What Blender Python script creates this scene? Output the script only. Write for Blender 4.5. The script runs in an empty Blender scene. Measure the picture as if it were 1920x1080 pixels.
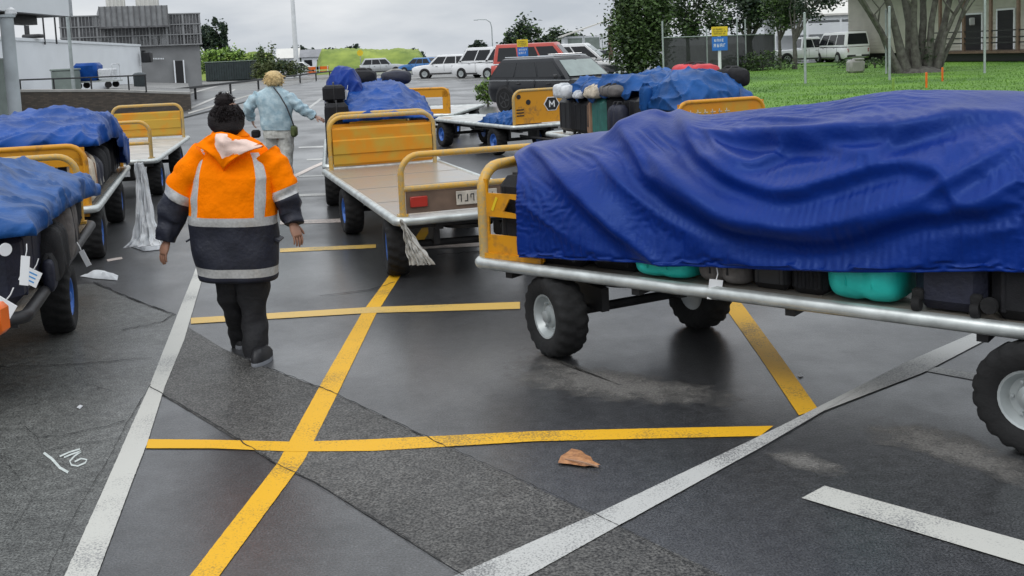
import bpy, bmesh, math, random
from mathutils import Vector, Matrix, noise, Euler
R = math.radians
sc = bpy.context.scene
COL = sc.collection
rnd = random.Random(7)

# ------------------------------------------------------------------ camera
FPX, PX, PY = 1923.0, 960.0, 297.0
PITCH, ROLL = 6.0, 2.46
cd = bpy.data.cameras.new("camera"); cam = bpy.data.objects.new("camera", cd); COL.objects.link(cam)
cam.location = (0, 0, 1.8)
cam.rotation_mode = 'QUATERNION'
base_rot = Euler((R(90 - PITCH), 0, 0)).to_matrix()
cam_rot = base_rot @ Matrix.Rotation(R(-ROLL), 3, 'Z')
cam.rotation_quaternion = cam_rot.to_quaternion()
cd.sensor_width = 36; cd.lens = FPX / 1920 * 36
cd.shift_y = -(540 - PY) / 1920
cd.clip_start = .05; cd.clip_end = 3000
sc.camera = cam
CAM = Vector((0, 0, 1.8))

def ray(px, py):
    return cam_rot @ Vector(((px - PX) / FPX, -(py - PY) / FPX, -1))
def G(px, py, z=0.0):
    d = ray(px, py); k = (z - CAM.z) / d.z
    return CAM + d * k
def P(px, py, Y):
    d = ray(px, py); return CAM + d * (Y / d.y)
def proj(p):
    q = cam_rot.transposed() @ (Vector(p) - CAM)
    return (PX - q.x / q.z * FPX, PY + q.y / q.z * FPX)

# ------------------------------------------------------------------ materials
def mat(name, col, rough=.6, metal=0, var=.12, vscale=4, bump=0, bscale=40, spec=.5, col2=None, coat=0, emit=None, detail=4):
    m = bpy.data.materials.new(name); m.use_nodes = True
    nt = m.node_tree; b = nt.nodes["Principled BSDF"]
    b.inputs['Roughness'].default_value = rough; b.inputs['Metallic'].default_value = metal
    b.inputs['Specular IOR Level'].default_value = spec
    b.inputs['Coat Weight'].default_value = coat
    tc = nt.nodes.new('ShaderNodeTexCoord')
    n = nt.nodes.new('ShaderNodeTexNoise'); n.inputs['Scale'].default_value = vscale; n.inputs['Detail'].default_value = detail
    nt.links.new(tc.outputs['Object'], n.inputs['Vector'])
    r = nt.nodes.new('ShaderNodeValToRGB')
    c = Vector(col[:3])
    lo = c * (1 - var); hi = Vector(col2[:3]) if col2 else c * (1 + var)
    r.color_ramp.elements[0].position = .3; r.color_ramp.elements[1].position = .7
    r.color_ramp.elements[0].color = (*lo, 1); r.color_ramp.elements[1].color = (*[min(1, x) for x in hi], 1)
    nt.links.new(n.outputs['Fac'], r.inputs['Fac'])
    nt.links.new(r.outputs['Color'], b.inputs['Base Color'])
    if bump:
        n2 = nt.nodes.new('ShaderNodeTexNoise'); n2.inputs['Scale'].default_value = bscale; n2.inputs['Detail'].default_value = 5
        nt.links.new(tc.outputs['Object'], n2.inputs['Vector'])
        bp = nt.nodes.new('ShaderNodeBump'); bp.inputs['Strength'].default_value = bump; bp.inputs['Distance'].default_value = .02
        nt.links.new(n2.outputs['Fac'], bp.inputs['Height']); nt.links.new(bp.outputs['Normal'], b.inputs['Normal'])
    return m

def worn(name, paint, under, amount=.55, scale=90, rough=.55, uscale=3):
    """paint worn through to what lies under it"""
    m = bpy.data.materials.new(name); m.use_nodes = True
    nt = m.node_tree; b = nt.nodes["Principled BSDF"]; b.inputs['Roughness'].default_value = rough; b.inputs['Coat Weight'].default_value = .1; b.inputs['Coat Roughness'].default_value = .25
    tc = nt.nodes.new('ShaderNodeTexCoord')
    def nz(s, d=3):
        n = nt.nodes.new('ShaderNodeTexNoise'); n.inputs['Scale'].default_value = s; n.inputs['Detail'].default_value = d
        nt.links.new(tc.outputs['Object'], n.inputs['Vector']); return n
    a = nz(scale); l = nz(uscale)
    ad = nt.nodes.new('ShaderNodeMath'); ad.operation = 'ADD'
    nt.links.new(a.outputs['Fac'], ad.inputs[0]); nt.links.new(l.outputs['Fac'], ad.inputs[1])
    rp = nt.nodes.new('ShaderNodeValToRGB')
    rp.color_ramp.elements[0].position = amount - .06 ; rp.color_ramp.elements[1].position = amount + .06
    ml = nt.nodes.new('ShaderNodeMath'); ml.operation = 'MULTIPLY'; ml.inputs[1].default_value = .5
    nt.links.new(ad.outputs[0], ml.inputs[0]); nt.links.new(ml.outputs[0], rp.inputs['Fac'])
    mx = nt.nodes.new('ShaderNodeMix'); mx.data_type = 'RGBA'
    nt.links.new(rp.outputs['Color'], mx.inputs['Factor'])
    mx.inputs['A'].default_value = (*paint, 1); mx.inputs['B'].default_value = (*under, 1)
    nt.links.new(mx.outputs['Result'], b.inputs['Base Color'])
    return m

M = {}
M['yellow'] = worn('cart_yellow_paint', (.62, .27, .006), (.30, .14, .03), .60, 14, .38, 2.2)
M['yellow_tube'] = worn('cart_tube_paint', (.60, .34, .05), (.42, .31, .14), .50, 45, .4, 2.5)
M['orange_panel'] = worn('cart_panel_paint', (.62, .24, .004), (.50, .30, .03), .52, 5, .35, 2.0)
M['galv'] = mat('galvanised_steel', (.55, .58, .565), .36, .6, .25, 9, .05, 30)
M['deck'] = mat('worn_deck_sheet', (.46, .445, .41), .24, .15, .3, 6, .1, 25, col2=(.36, .31, .25))
M['deckpale'] = mat('pale_deck_sheet', (.52, .52, .50), .3, .2, .2, 5, .06, 25)
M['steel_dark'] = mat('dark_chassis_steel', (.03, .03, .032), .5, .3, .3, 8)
M['rubber'] = mat('tyre_rubber', (.009, .009, .0095), .85, 0, .35, 12, .2, 60)
M['rim_grey'] = mat('rim_grey_paint', (.40, .43, .43), .4, .4, .15, 8)
M['rim_blue'] = mat('rim_blue_paint', (.03, .12, .42), .4, .1, .2, 8)
M['tarp'] = mat('blue_tarpaulin', (.0006, .0175, .165), .40, 0, .16, 3, .15, 40, spec=.5, detail=6)
M['tarp_faded'] = mat('faded_blue_tarpaulin', (.012, .066, .22), .44, 0, .35, 4, .35, 22, spec=.4, detail=6)
M['tarp_mid'] = mat('mid_blue_tarpaulin', (.006, .052, .24), .42, 0, .25, 4, .3, 22, spec=.4, detail=6)
for k_ in ('tarp', 'tarp_faded', 'tarp_mid'): M[k_].node_tree.nodes['Principled BSDF'].inputs['Specular Tint'].default_value = (.30, .48, 1, 1)
M['black_fabric'] = mat('black_nylon', (.009, .009, .011), .75, 0, .3, 20, .2, 120, spec=.35)
M['black_shell'] = mat('black_case_shell', (.009, .009, .011), .42, 0, .2, 10)
M['navy_fabric'] = mat('navy_nylon', (.012, .014, .03), .6, 0, .25, 18, .25, 50)
M['grey_fabric'] = mat('grey_canvas', (.12, .11, .105), .8, 0, .25, 15, .3, 60)
M['teal_fabric'] = mat('turquoise_fabric', (.012, .46, .40), .55, 0, .12, 6, .2, 20)
M['green_shell'] = mat('green_case', (.03, .14, .12), .5, 0, .2, 10)
M['tan_fabric'] = mat('tan_canvas', (.32, .19, .12), .7, 0, .2, 10)
M['red_fabric'] = mat('red_nylon', (.52, .02, .03), .5, 0, .2, 8)
M['cream_fabric'] = mat('cream_cloth', (.55, .48, .38), .8, 0, .25, 10, .3, 30)
M['plastic_white'] = mat('white_plastic_film', (.74, .76, .78), .5, 0, .10, 12, .2, 18); M['plastic_white'].node_tree.nodes['Principled BSDF'].inputs['Transmission Weight'].default_value = .25
M['plastic_grey'] = mat('wet_grey_film', (.36, .35, .32), .55, 0, .25, 12, .2, 18)
M['paper'] = mat('white_tag_paper', (.78, .79, .80), .6, 0, .05)
M['blueprint'] = mat('blue_tag_print', (.08, .30, .62), .6, 0, .05)
M['orange_plastic'] = mat('orange_plastic', (.75, .14, .01), .4, 0, .1)
M['red_reflector'] = mat('red_reflector', (.38, .03, .02), .3, 0, .1)
M['plate'] = mat('old_number_plate', (.48, .44, .38), .5, 0, .2, 20)
M['ink'] = mat('black_lettering', (.02, .02, .02), .6, 0, .1)
M['skin'] = mat('skin', (.30, .155, .10), .5, 0, .1, 10)
M['skin_pale'] = mat('pale_skin', (.46, .28, .21), .5, 0, .1, 10)
M['hair'] = mat('black_hair', (.0050, .0022, .0024), .7, 0, .4, 60, .3, 90, spec=.25)
M['hair_blond'] = mat('blond_hair', (.58, .42, .19), .55, 0, .3, 60, .6, 80)
M['hivis'] = mat('orange_hi_vis_cloth', (1.0, .21, .0), .8, 0, .06, 5, .5, 22, spec=.05)
M['tape'] = mat('reflective_tape', (.50, .50, .49), .38, .2, .14, 60)
M['navy'] = mat('navy_jacket_cloth', (.012, .014, .026), .6, 0, .25, 10, .3, 35)
M['hood_glare'] = mat('pale_hood_glare', (.80, .60, .52), .55, 0, .12, 14, .2, 30)  # pale colour standing in for the wet glare on the hood
M['trouser'] = mat('black_trouser_cloth', (.007, .007, .009), .75, 0, .3, 10, .3, 40)
M['shoe'] = mat('black_shoe', (.012, .012, .014), .5, 0, .2)
M['sole'] = mat('grey_shoe_sole', (.22, .23, .25), .6, 0, .2)
M['denim'] = mat('pale_denim', (.34, .50, .58), .8, 0, .18, 14, .3, 60, col2=(.50, .62, .66))
M['trouser_print'] = mat('cream_print_trouser', (.62, .61, .54), .8, 0, .28, 22, .1, 40, col2=(.72, .71, .66), detail=2)
M['white_paint'] = mat('white_wall_paint', (.78, .81, .84), .6, 0, .05, .6)
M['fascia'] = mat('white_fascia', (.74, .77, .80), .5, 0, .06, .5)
M['column'] = mat('painted_column', (.42, .46, .48), .5, 0, .15, 2)
M['grey_wall'] = mat('grey_wall_panel', (.22, .225, .23), .7, 0, .12, 1.0)
M['louvre'] = mat('grey_louvre', (.26, .265, .27), .6, .1, .2, 2)
M['louvre_dark'] = mat('dark_mesh_screen', (.13, .13, .135), .7, 0, .3, 3)
M['dark'] = mat('dark_opening', (.01, .01, .012), .5, 0, .1)
M['glass'] = mat('dark_window_glass', (.012, .014, .017), .05, 0, .1, spec=.4)
M['glass_pale'] = mat('pale_windscreen_glass', (.18, .23, .22), .06, 0, .15, spec=.9)
M['car_white'] = mat('white_car_paint', (.74, .75, .76), .25, 0, .03, 2, coat=.6)
M['car_silver'] = mat('silver_car_paint', (.42, .44, .45), .28, .4, .05, 2, coat=.6)
M['car_black'] = mat('black_car_paint', (.008, .009, .012), .3, 0, .1, 2, coat=.15, spec=.35)
M['car_red'] = mat('red_van_paint', (.50, .055, .035), .3, 0, .08, 2, coat=.5)
M['car_blue'] = mat('blue_car_paint', (.03, .16, .42), .25, 0, .08, 2, coat=.5)
M['trim'] = mat('dark_plastic_trim', (.03, .03, .032), .55, 0, .2)
M['lamp'] = mat('lamp_lens', (.55, .56, .57), .15, 0, .1)
M['lamp_red'] = mat('red_lamp_lens', (.42, .015, .012), .2, 0, .1)
M['chrome'] = mat('silver_trim', (.55, .56, .57), .25, .8, .05)
M['leaf_dark'] = mat('dark_leaf', (.030, .055, .022), .6, 0, .4, 1.2)
M['leaf_mid'] = mat('mid_leaf', (.075, .13, .036), .6, 0, .35, 1.2)
M['leaf_bright'] = mat('bright_leaf', (.20, .33, .05), .6, 0, .3, .8)
M['leaf_olive'] = mat('olive_leaf', (.095, .12, .035), .6, 0, .35, 1)
M['leaf_blue'] = mat('blue_green_leaf', (.022, .042, .030), .65, 0, .4, 1)
M['bark'] = mat('grey_bark', (.085, .075, .066), .9, 0, .4, 5, .5, 18, col2=(.13, .13, .11))
M['grass'] = mat('green_grass', (.062, .195, .012), .8, 0, .45, .30, col2=(.14, .29, .022), detail=8)
M['grass_b'] = mat('lush_grass_blade', (.066, .205, .012), .75, 0, .4, .4, col2=(.145, .30, .022))
M['bank'] = mat('yellow_green_bank', (.17, .26, .035), .85, 0, .35, .4, col2=(.29, .36, .06), bump=.6, bscale=6)
M['post'] = mat('galvanised_post', (.36, .40, .40), .5, .3, .15, 5)
M['shade'] = mat('dark_shade_cloth', (.024, .025, .028), .85, 0, .3, 3); M['shade'].node_tree.nodes['Principled BSDF'].inputs['Alpha'].default_value = .93
M['sign_yellow'] = mat('yellow_sign_face', (.72, .52, .02), .4, 0, .05)
M['sign_blue'] = mat('blue_sign_face', (.02, .15, .52), .4, 0, .05)
M['sign_white'] = mat('white_sign_lettering', (.8, .81, .82), .5, 0, .03)
M['pole_white'] = mat('white_pole_paint', (.70, .72, .73), .45, 0, .08, 2)
M['beige'] = mat('beige_weatherboard', (.50, .49, .42), .7, 0, .1, 1.5)
M['brown_timber'] = mat('brown_timber', (.13, .085, .06), .7, 0, .3, 6)
M['concrete'] = mat('pale_concrete', (.38, .37, .345), .8, 0, .18, 1.5, .2, 30)
M['roof_pale'] = mat('pale_roof_sheet', (.62, .61, .57), .5, 0, .06, .6)
M['roof_grey'] = mat('grey_roof', (.22, .225, .24), .6, 0, .15, 1)
M['bin_green'] = mat('grey_green_bin', (.20, .24, .22), .6, 0, .15, 3)
M['bin_dark'] = mat('dark_bin', (.03, .04, .045), .5, 0, .2, 3)
M['container_dark'] = mat('dark_green_container', (.028, .045, .042), .6, 0, .25, 3)
M['kerb'] = mat('kerb_concrete', (.44, .43, .41), .8, 0, .15, 2)
M['leaf_brown'] = mat('brown_fallen_leaf', (.40, .17, .07), .55, 0, .35, 40, .3, 60, col2=(.50, .24, .10))
M['chalk'] = mat('chalk_paint', (.50, .54, .52), .8, 0, .15, 40)
M['crack'] = mat('dark_crack', (.016, .016, .016), .9, 0, .2)  # plain dark tone of the cracks and one ramp strip
M['line_white'] = worn('white_road_paint', (.50, .495, .455), (.20, .20, .20), .585, 130, .55, 2)
M['line_white_thin'] = worn('thin_white_road_paint', (.46, .46, .44), (.16, .16, .16), .56, 130, .55, 2)
M['line_yellow'] = worn('yellow_road_paint', (.72, .385, .002), (.26, .16, .03), .575, 120, .7, 2)
M['line_yellow_pale'] = worn('pale_yellow_road_paint', (.62, .40, .09), (.25, .20, .10), .57, 120, .5, 2)
M['line_pink'] = worn('faded_road_paint', (.58, .50, .45), (.2, .18, .17), .57, 120, .5, 2)

def brick_material():
    m = bpy.data.materials.new('brown_block_wall'); m.use_nodes = True
    nt = m.node_tree; b = nt.nodes["Principled BSDF"]; b.inputs['Roughness'].default_value = .9
    tc = nt.nodes.new('ShaderNodeTexCoord'); mp = nt.nodes.new('ShaderNodeMapping'); mp.inputs['Rotation'].default_value = (R(90), 0, 0)
    br = nt.nodes.new('ShaderNodeTexBrick'); br.inputs['Scale'].default_value = 4.4
    br.inputs['Color1'].default_value = (.12, .095, .075, 1); br.inputs['Color2'].default_value = (.065, .055, .045, 1); br.inputs['Mortar'].default_value = (.075, .065, .055, 1)
    br.inputs['Mortar Size'].default_value = .03
    nt.links.new(tc.outputs['Object'], mp.inputs['Vector']); nt.links.new(mp.outputs['Vector'], br.inputs['Vector'])
    nt.links.new(br.outputs['Color'], b.inputs['Base Color'])
    return m
M['brick'] = brick_material()

def asphalt(name, base, hi, r0, r1, grain=160, gb=.35, patch=.25, speck=.0, film=0, fr_=.1, lvl=.5):
    m = bpy.data.materials.new(name); m.use_nodes = True
    nt = m.node_tree; b = nt.nodes["Principled BSDF"]; N = nt.nodes.new; L = nt.links.new
    tc = N('ShaderNodeTexCoord')
    def nz(s, d=4, ro=.55):
        n = N('ShaderNodeTexNoise'); n.inputs['Scale'].default_value = s; n.inputs['Detail'].default_value = d; n.inputs['Roughness'].default_value = ro
        L(tc.outputs['Object'], n.inputs['Vector']); return n
    big = nz(patch, 7, .6); fine = nz(grain, 2)
    rp = N('ShaderNodeValToRGB'); e = rp.color_ramp.elements
    e[0].position = .36; e[1].position = .66; e[0].color = (*[x * .72 for x in base], 1); e[1].color = (*hi, 1)
    L(big.outputs['Fac'], rp.inputs['Fac'])
    rs = N('ShaderNodeValToRGB'); e = rs.color_ramp.elements
    e[0].position = .35; e[1].position = .68; e[0].color = (.42, .42, .42, 1); e[1].color = (1.5 + speck, 1.5 + speck, 1.5 + speck, 1)
    L(fine.outputs['Fac'], rs.inputs['Fac'])
    mx = N('ShaderNodeMix'); mx.data_type = 'RGBA'; mx.blend_type = 'MULTIPLY'; mx.inputs['Factor'].default_value = 1
    L(rp.outputs['Color'], mx.inputs['A']); L(rs.outputs['Color'], mx.inputs['B']); L(mx.outputs['Result'], b.inputs['Base Color'])
    mid = nz(16, 6, .7); rm = N('ShaderNodeMapRange'); rm.inputs['From Min'].default_value = .34; rm.inputs['From Max'].default_value = .66; rm.inputs['To Min'].default_value = .66; rm.inputs['To Max'].default_value = 1.36
    L(mid.outputs['Fac'], rm.inputs['Value']); vs = N('ShaderNodeVectorMath'); vs.operation = 'SCALE'; L(mx.outputs['Result'], vs.inputs[0]); L(rm.outputs['Result'], vs.inputs['Scale']); L(vs.outputs['Vector'], b.inputs['Base Color'])
    wet = nz(patch * 1.7, 8, .68)
    mr = N('ShaderNodeMapRange'); mr.inputs['From Min'].default_value = .38; mr.inputs['From Max'].default_value = .62
    mr.inputs['To Min'].default_value = r0; mr.inputs['To Max'].default_value = r1
    L(wet.outputs['Fac'], mr.inputs['Value']); L(mr.outputs['Result'], b.inputs['Roughness'])
    bp = N('ShaderNodeBump'); bp.inputs['Strength'].default_value = gb; bp.inputs['Distance'].default_value = .006
    hs_ = N('ShaderNodeMath'); hs_.operation = 'ADD'; L(fine.outputs['Fac'], hs_.inputs[0]); f3 = nz(grain * .45, 3, .7); L(f3.outputs['Fac'], hs_.inputs[1]); L(hs_.outputs[0], bp.inputs['Height']); L(bp.outputs['Normal'], b.inputs['Normal'])
    b.inputs['Specular IOR Level'].default_value = lvl
    if film:
        f2 = N('ShaderNodeMapRange'); f2.inputs['From Min'].default_value = .36; f2.inputs['From Max'].default_value = .60; f2.inputs['To Min'].default_value = film; f2.inputs['To Max'].default_value = film * .25
        L(wet.outputs['Fac'], f2.inputs['Value']); L(f2.outputs['Result'], b.inputs['Coat Weight']); b.inputs['Coat Roughness'].default_value = fr_; b.inputs['Coat IOR'].default_value = 1.45
    return m
M['asphalt'] = asphalt('wet_asphalt', (.024, .0245, .026), (.040, .041, .043), .28, .44, 120, .24, .22, .9, film=.8, fr_=.24, lvl=.6)
M['asphalt_coarse'] = asphalt('coarse_asphalt', (.018, .0175, .0165), (.026, .025, .023), .45, .62, 95, .9, .6, 5.5, film=.15, fr_=.25)
M['asphalt_old'] = asphalt('old_asphalt', (.058, .060, .057), (.088, .090, .085), .36, .52, 110, .35, .5, .9, film=.4, fr_=.26)
M['apron'] = asphalt('pale_apron', (.17, .17, .165), (.23, .225, .215), .4, .6, 60, .2, .3)
def soft_stain():
    m = bpy.data.materials.new('drying_asphalt'); m.use_nodes = True
    nt = m.node_tree; b = nt.nodes["Principled BSDF"]; N = nt.nodes.new; L = nt.links.new
    tc = N('ShaderNodeTexCoord'); at_ = N('ShaderNodeAttribute'); at_.attribute_name = 'fade'
    n1 = N('ShaderNodeTexNoise'); n1.inputs['Scale'].default_value = 7; n1.inputs['Detail'].default_value = 8; n1.inputs['Roughness'].default_value = .7
    n2 = N('ShaderNodeTexNoise'); n2.inputs['Scale'].default_value = 90
    for n in (n1, n2): L(tc.outputs['Object'], n.inputs['Vector'])
    ad = N('ShaderNodeMath'); ad.operation = 'ADD'; L(at_.outputs['Fac'], ad.inputs[0]); L(n1.outputs['Fac'], ad.inputs[1])
    mr = N('ShaderNodeMapRange'); mr.inputs['From Min'].default_value = .56; mr.inputs['From Max'].default_value = .92; mr.inputs['To Max'].default_value = .9
    L(ad.outputs[0], mr.inputs['Value']); L(mr.outputs['Result'], b.inputs['Alpha'])
    rp = N('ShaderNodeValToRGB'); rp.color_ramp.elements[0].color = (.085, .08, .074, 1); rp.color_ramp.elements[1].color = (.22, .21, .195, 1); rp.color_ramp.elements[0].position = .3; rp.color_ramp.elements[1].position = .7
    L(n2.outputs['Fac'], rp.inputs['Fac']); L(rp.outputs['Color'], b.inputs['Base Color']); b.inputs['Roughness'].default_value = .65
    return m
M['asphalt_dry'] = soft_stain()

# ------------------------------------------------------------------ mesh builder
class MB:
    def __init__(s): s.v = []; s.f = []; s.m = []
    def add(s, vs, fs, m=0):
        o = len(s.v); s.v += [tuple(x) for x in vs]
        for f in fs: s.f.append([o + i for i in f]); s.m.append(m)
        return s
    def box(s, c, d, rz=0, m=0, rx=0, ry=0, ch=0):
        hx, hy, hz = d[0] / 2, d[1] / 2, d[2] / 2
        T = Matrix.Translation(c) @ Euler((rx, ry, rz)).to_matrix().to_4x4()
        if not ch:
            vs = [Vector((x, y, z)) for x in (-hx, hx) for y in (-hy, hy) for z in (-hz, hz)]
            fs = [(0, 1, 3, 2), (4, 6, 7, 5), (0, 4, 5, 1), (2, 3, 7, 6), (0, 2, 6, 4), (1, 5, 7, 3)]
        else:
            ch = min(ch, hx * .9, hy * .9, hz * .9)
            vs = []; idx = {}
            for i in (-1, 1):
                for j in (-1, 1):
                    for k in (-1, 1):
                        for a in range(3):
                            p = [i * hx, j * hy, k * hz]
                            for b in range(3):
                                if b != a: p[b] -= (i, j, k)[b] * ch
                            idx[(i, j, k, a)] = len(vs); vs.append(Vector(p))
            fs = []
            for a in range(3):
                b, c2 = (a + 1) % 3, (a + 2) % 3
                for sg in (-1, 1):
                    q = []
                    for (u, w) in ((-1, -1), (1, -1), (1, 1), (-1, 1)):
                        t = [0, 0, 0]; t[a] = sg; t[b] = u; t[c2] = w; q.append(idx[(*t, a)])
                    fs.append(q)
                for u in (-1, 1):
                    for w in (-1, 1):
                        t0 = [0, 0, 0]; t0[a] = -1; t0[b] = u; t0[c2] = w; t1 = t0[:]; t1[a] = 1
                        fs.append([idx[(*t0, b)], idx[(*t1, b)], idx[(*t1, c2)], idx[(*t0, c2)]])
            for i in (-1, 1):
                for j in (-1, 1):
                    for k in (-1, 1): fs.append([idx[(i, j, k, a)] for a in range(3)])
        return s.add([T @ v for v in vs], fs, m)
    def rings(s, rs, closed=True, caps=True, m=0, mf=None):
        n = len(rs[0]); o = len(s.v)
        for r in rs: s.v += [tuple(p) for p in r]
        for i in range(len(rs) - 1):
            for j in range(n if closed else n - 1):
                k = (j + 1) % n
                s.f.append([o + i * n + j, o + i * n + k, o + (i + 1) * n + k, o + (i + 1) * n + j])
                s.m.append(mf(i, j) if mf else m)
        if caps and closed:
            s.f.append([o + j for j in range(n)][::-1]); s.m.append(mf(0, 0) if mf else m)
            s.f.append([o + (len(rs) - 1) * n + j for j in range(n)]); s.m.append(mf(len(rs) - 2, 0) if mf else m)
        return s
    def tube(s, pts, r, n=8, closed=False, m=0, caps=True, flat=1.0):
        pts = [Vector(p) for p in pts]; N = len(pts)
        rr = r if isinstance(r, (list, tuple)) else [r] * N
        rs = []; up = None
        for i, p in enumerate(pts):
            a = pts[(i - 1) % N] if (closed or i > 0) else p; b = pts[(i + 1) % N] if (closed or i < N - 1) else p
            t = (b - a)
            t = t.normalized() if t.length > 1e-9 else Vector((0, 0, 1))
            if up is None:
                up = Vector((0, 0, 1)) if abs(t.z) < .9 else Vector((1, 0, 0))
            x = t.cross(up)
            if x.length < 1e-5: x = t.cross(Vector((0, 1, 0)))
            x.normalize(); up = x.cross(t).normalized()
            rs.append([p + (x * math.cos(2 * math.pi * k / n) + up * math.sin(2 * math.pi * k / n) * flat) * rr[i] for k in range(n)])
        if closed: rs.append(rs[0]); caps = False
        return s.rings(rs, True, caps, m)
    def lathe(s, prof, o=(0, 0, 0), ax=(0, 0, 1), n=16, m=0, mod=None, caps=True):
        ax = Vector(ax).normalized(); x = ax.orthogonal().normalized(); y = ax.cross(x); o = Vector(o)
        rs = []
        for i, (r, z) in enumerate(prof):
            rs.append([o + ax * z + (x * math.cos(2 * math.pi * k / n) + y * math.sin(2 * math.pi * k / n)) * (r * (mod(i, k) if mod else 1)) for k in range(n)])
        return s.rings(rs, True, caps, m)
    def sheet(s, nu, nv, fn, m=0, mf=None):
        o = len(s.v)
        for i in range(nu):
            for j in range(nv): s.v.append(tuple(fn(i / (nu - 1), j / (nv - 1))))
        for i in range(nu - 1):
            for j in range(nv - 1):
                a = o + i * nv + j
                s.f.append([a, a + nv, a + nv + 1, a + 1]); s.m.append(mf(i / (nu - 1), j / (nv - 1)) if mf else m)
        return s
    def prism(s, poly, ext, m=0):
        n = len(poly); ext = Vector(ext); a = [Vector(p) for p in poly]; b = [p + ext for p in a]
        fs = [list(range(n))[::-1], list(range(n, 2 * n))] + [[i, (i + 1) % n, n + (i + 1) % n, n + i] for i in range(n)]
        return s.add(a + b, fs, m)
    def mesh(s, name, mats, ang=38, fix=True):
        me = bpy.data.meshes.new(name); me.from_pydata(s.v, [], s.f)
        for q in (mats if isinstance(mats, (list, tuple)) else [mats]): me.materials.append(q)
        me.polygons.foreach_set('material_index', s.m)
        if fix:
            bm = bmesh.new(); bm.from_mesh(me); bmesh.ops.recalc_face_normals(bm, faces=bm.faces); bm.to_mesh(me); bm.free()
        me.polygons.foreach_set('use_smooth', [True] * len(me.polygons))
        me.set_sharp_from_angle(angle=R(ang))
        return me
    def build(s, name, mats, parent=None, ang=38, fix=True):
        return obj(name, s.mesh(name, mats, ang, fix), parent)

def obj(name, me, parent=None):
    o = bpy.data.objects.new(name, me); COL.objects.link(o)
    if parent: o.parent = parent
    return o
def tag(o, label, cat, group=None, kind=None):
    if label: o['label'] = label
    if cat: o['category'] = cat
    if group: o['group'] = group
    if kind: o['kind'] = kind
    return o
def thing(name, label, cat, loc=(0, 0, 0), rz=0, group=None):
    o = bpy.data.objects.new(name, None); COL.objects.link(o); o.empty_display_size = .2
    o.location = loc; o.rotation_euler = (0, 0, rz)
    return tag(o, label, cat, group)
def structure(o): o['kind'] = 'structure'; return o
def nz(x, y, z=0): return noise.noise(Vector((x, y, z)))
def fbm(x, y, z=0, o=4):
    a, s, f = 0, 1, 1
    for _ in range(o): a += s * noise.noise(Vector((x * f, y * f, z * f))); s *= .5; f *= 2.03
    return a
def lerp(a, b, t): return a + (b - a) * t
def interp(xs, ys, x):
    if x <= xs[0]: return ys[0]
    for i in range(len(xs) - 1):
        if x <= xs[i + 1]:
            t = (x - xs[i]) / (xs[i + 1] - xs[i]); return ys[i] + (ys[i + 1] - ys[i]) * t
    return ys[-1]
def smooth(a, b, x):
    t = max(0, min(1, (x - a) / (b - a))); return t * t * (3 - 2 * t)

# ------------------------------------------------------------------ world and light
w = bpy.data.worlds.new("World"); sc.world = w; w.use_nodes = True
nt = w.node_tree; bg = nt.nodes['Background']
sky = nt.nodes.new('ShaderNodeTexSky'); sky.sky_type = 'NISHITA'; sky.sun_disc = False
sky.sun_elevation = R(50); sky.sun_rotation = R(215); sky.dust_density = 4; sky.air_density = 1.2
hs = nt.nodes.new('ShaderNodeHueSaturation'); hs.inputs['Saturation'].default_value = .12; hs.inputs['Value'].default_value = .45
nt.links.new(sky.outputs['Color'], hs.inputs['Color'])
tc = nt.nodes.new('ShaderNodeTexCoord')
mp = nt.nodes.new('ShaderNodeMapping'); mp.inputs['Scale'].default_value = (1.6, 1.6, 6)
nt.links.new(tc.outputs['Generated'], mp.inputs['Vector'])
cn = nt.nodes.new('ShaderNodeTexNoise'); cn.inputs['Scale'].default_value = 2.6; cn.inputs['Detail'].default_value = 6; cn.inputs['Roughness'].default_value = .5
nt.links.new(mp.outputs['Vector'], cn.inputs['Vector'])
cr = nt.nodes.new('ShaderNodeValToRGB'); e = cr.color_ramp.elements
e[0].position = .36; e[1].position = .64; e[0].color = (4.5, 4.9, 5.4, 1); e[1].color = (7.2, 7.4, 7.6, 1)
nt.links.new(cn.outputs['Fac'], cr.inputs['Fac'])
mx = nt.nodes.new('ShaderNodeMix'); mx.data_type = 'RGBA'; mx.inputs['Factor'].default_value = .88
nt.links.new(hs.outputs['Color'], mx.inputs['A']); nt.links.new(cr.outputs['Color'], mx.inputs['B'])
# an overcast sky is brighter overhead than at the horizon
sx = nt.nodes.new('ShaderNodeSeparateXYZ'); nt.links.new(tc.outputs['Generated'], sx.inputs['Vector'])
mz = nt.nodes.new('ShaderNodeMapRange'); mz.inputs['From Min'].default_value = .10; mz.inputs['From Max'].default_value = 1; mz.inputs['To Min'].default_value = 1; mz.inputs['To Max'].default_value = 2.1
nt.links.new(sx.outputs['Z'], mz.inputs['Value'])
vm = nt.nodes.new('ShaderNodeVectorMath'); vm.operation = 'SCALE'
nt.links.new(mx.outputs['Result'], vm.inputs[0]); nt.links.new(mz.outputs['Result'], vm.inputs['Scale'])
nt.links.new(vm.outputs['Vector'], bg.inputs['Color']); bg.inputs['Strength'].default_value = .118
sl = bpy.data.lights.new("sun", 'SUN'); sl.energy = .6; sl.angle = R(25); sl.color = (1, .97, .93)
so = bpy.data.objects.new("sun", sl); COL.objects.link(so)
az, el = R(215), R(50)
sd = Vector((math.sin(az) * math.cos(el), math.cos(az) * math.cos(el), math.sin(el)))
so.rotation_euler = (-sd).to_track_quat('-Z', 'Y').to_euler(); so.location = (0, -5, 20)
sc.view_settings.view_transform = 'Standard'; sc.view_settings.look = 'None'
sc.view_settings.exposure = .12; sc.view_settings.gamma = 1
sc.cycles.max_bounces = 6; sc.cycles.use_denoising = True

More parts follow.
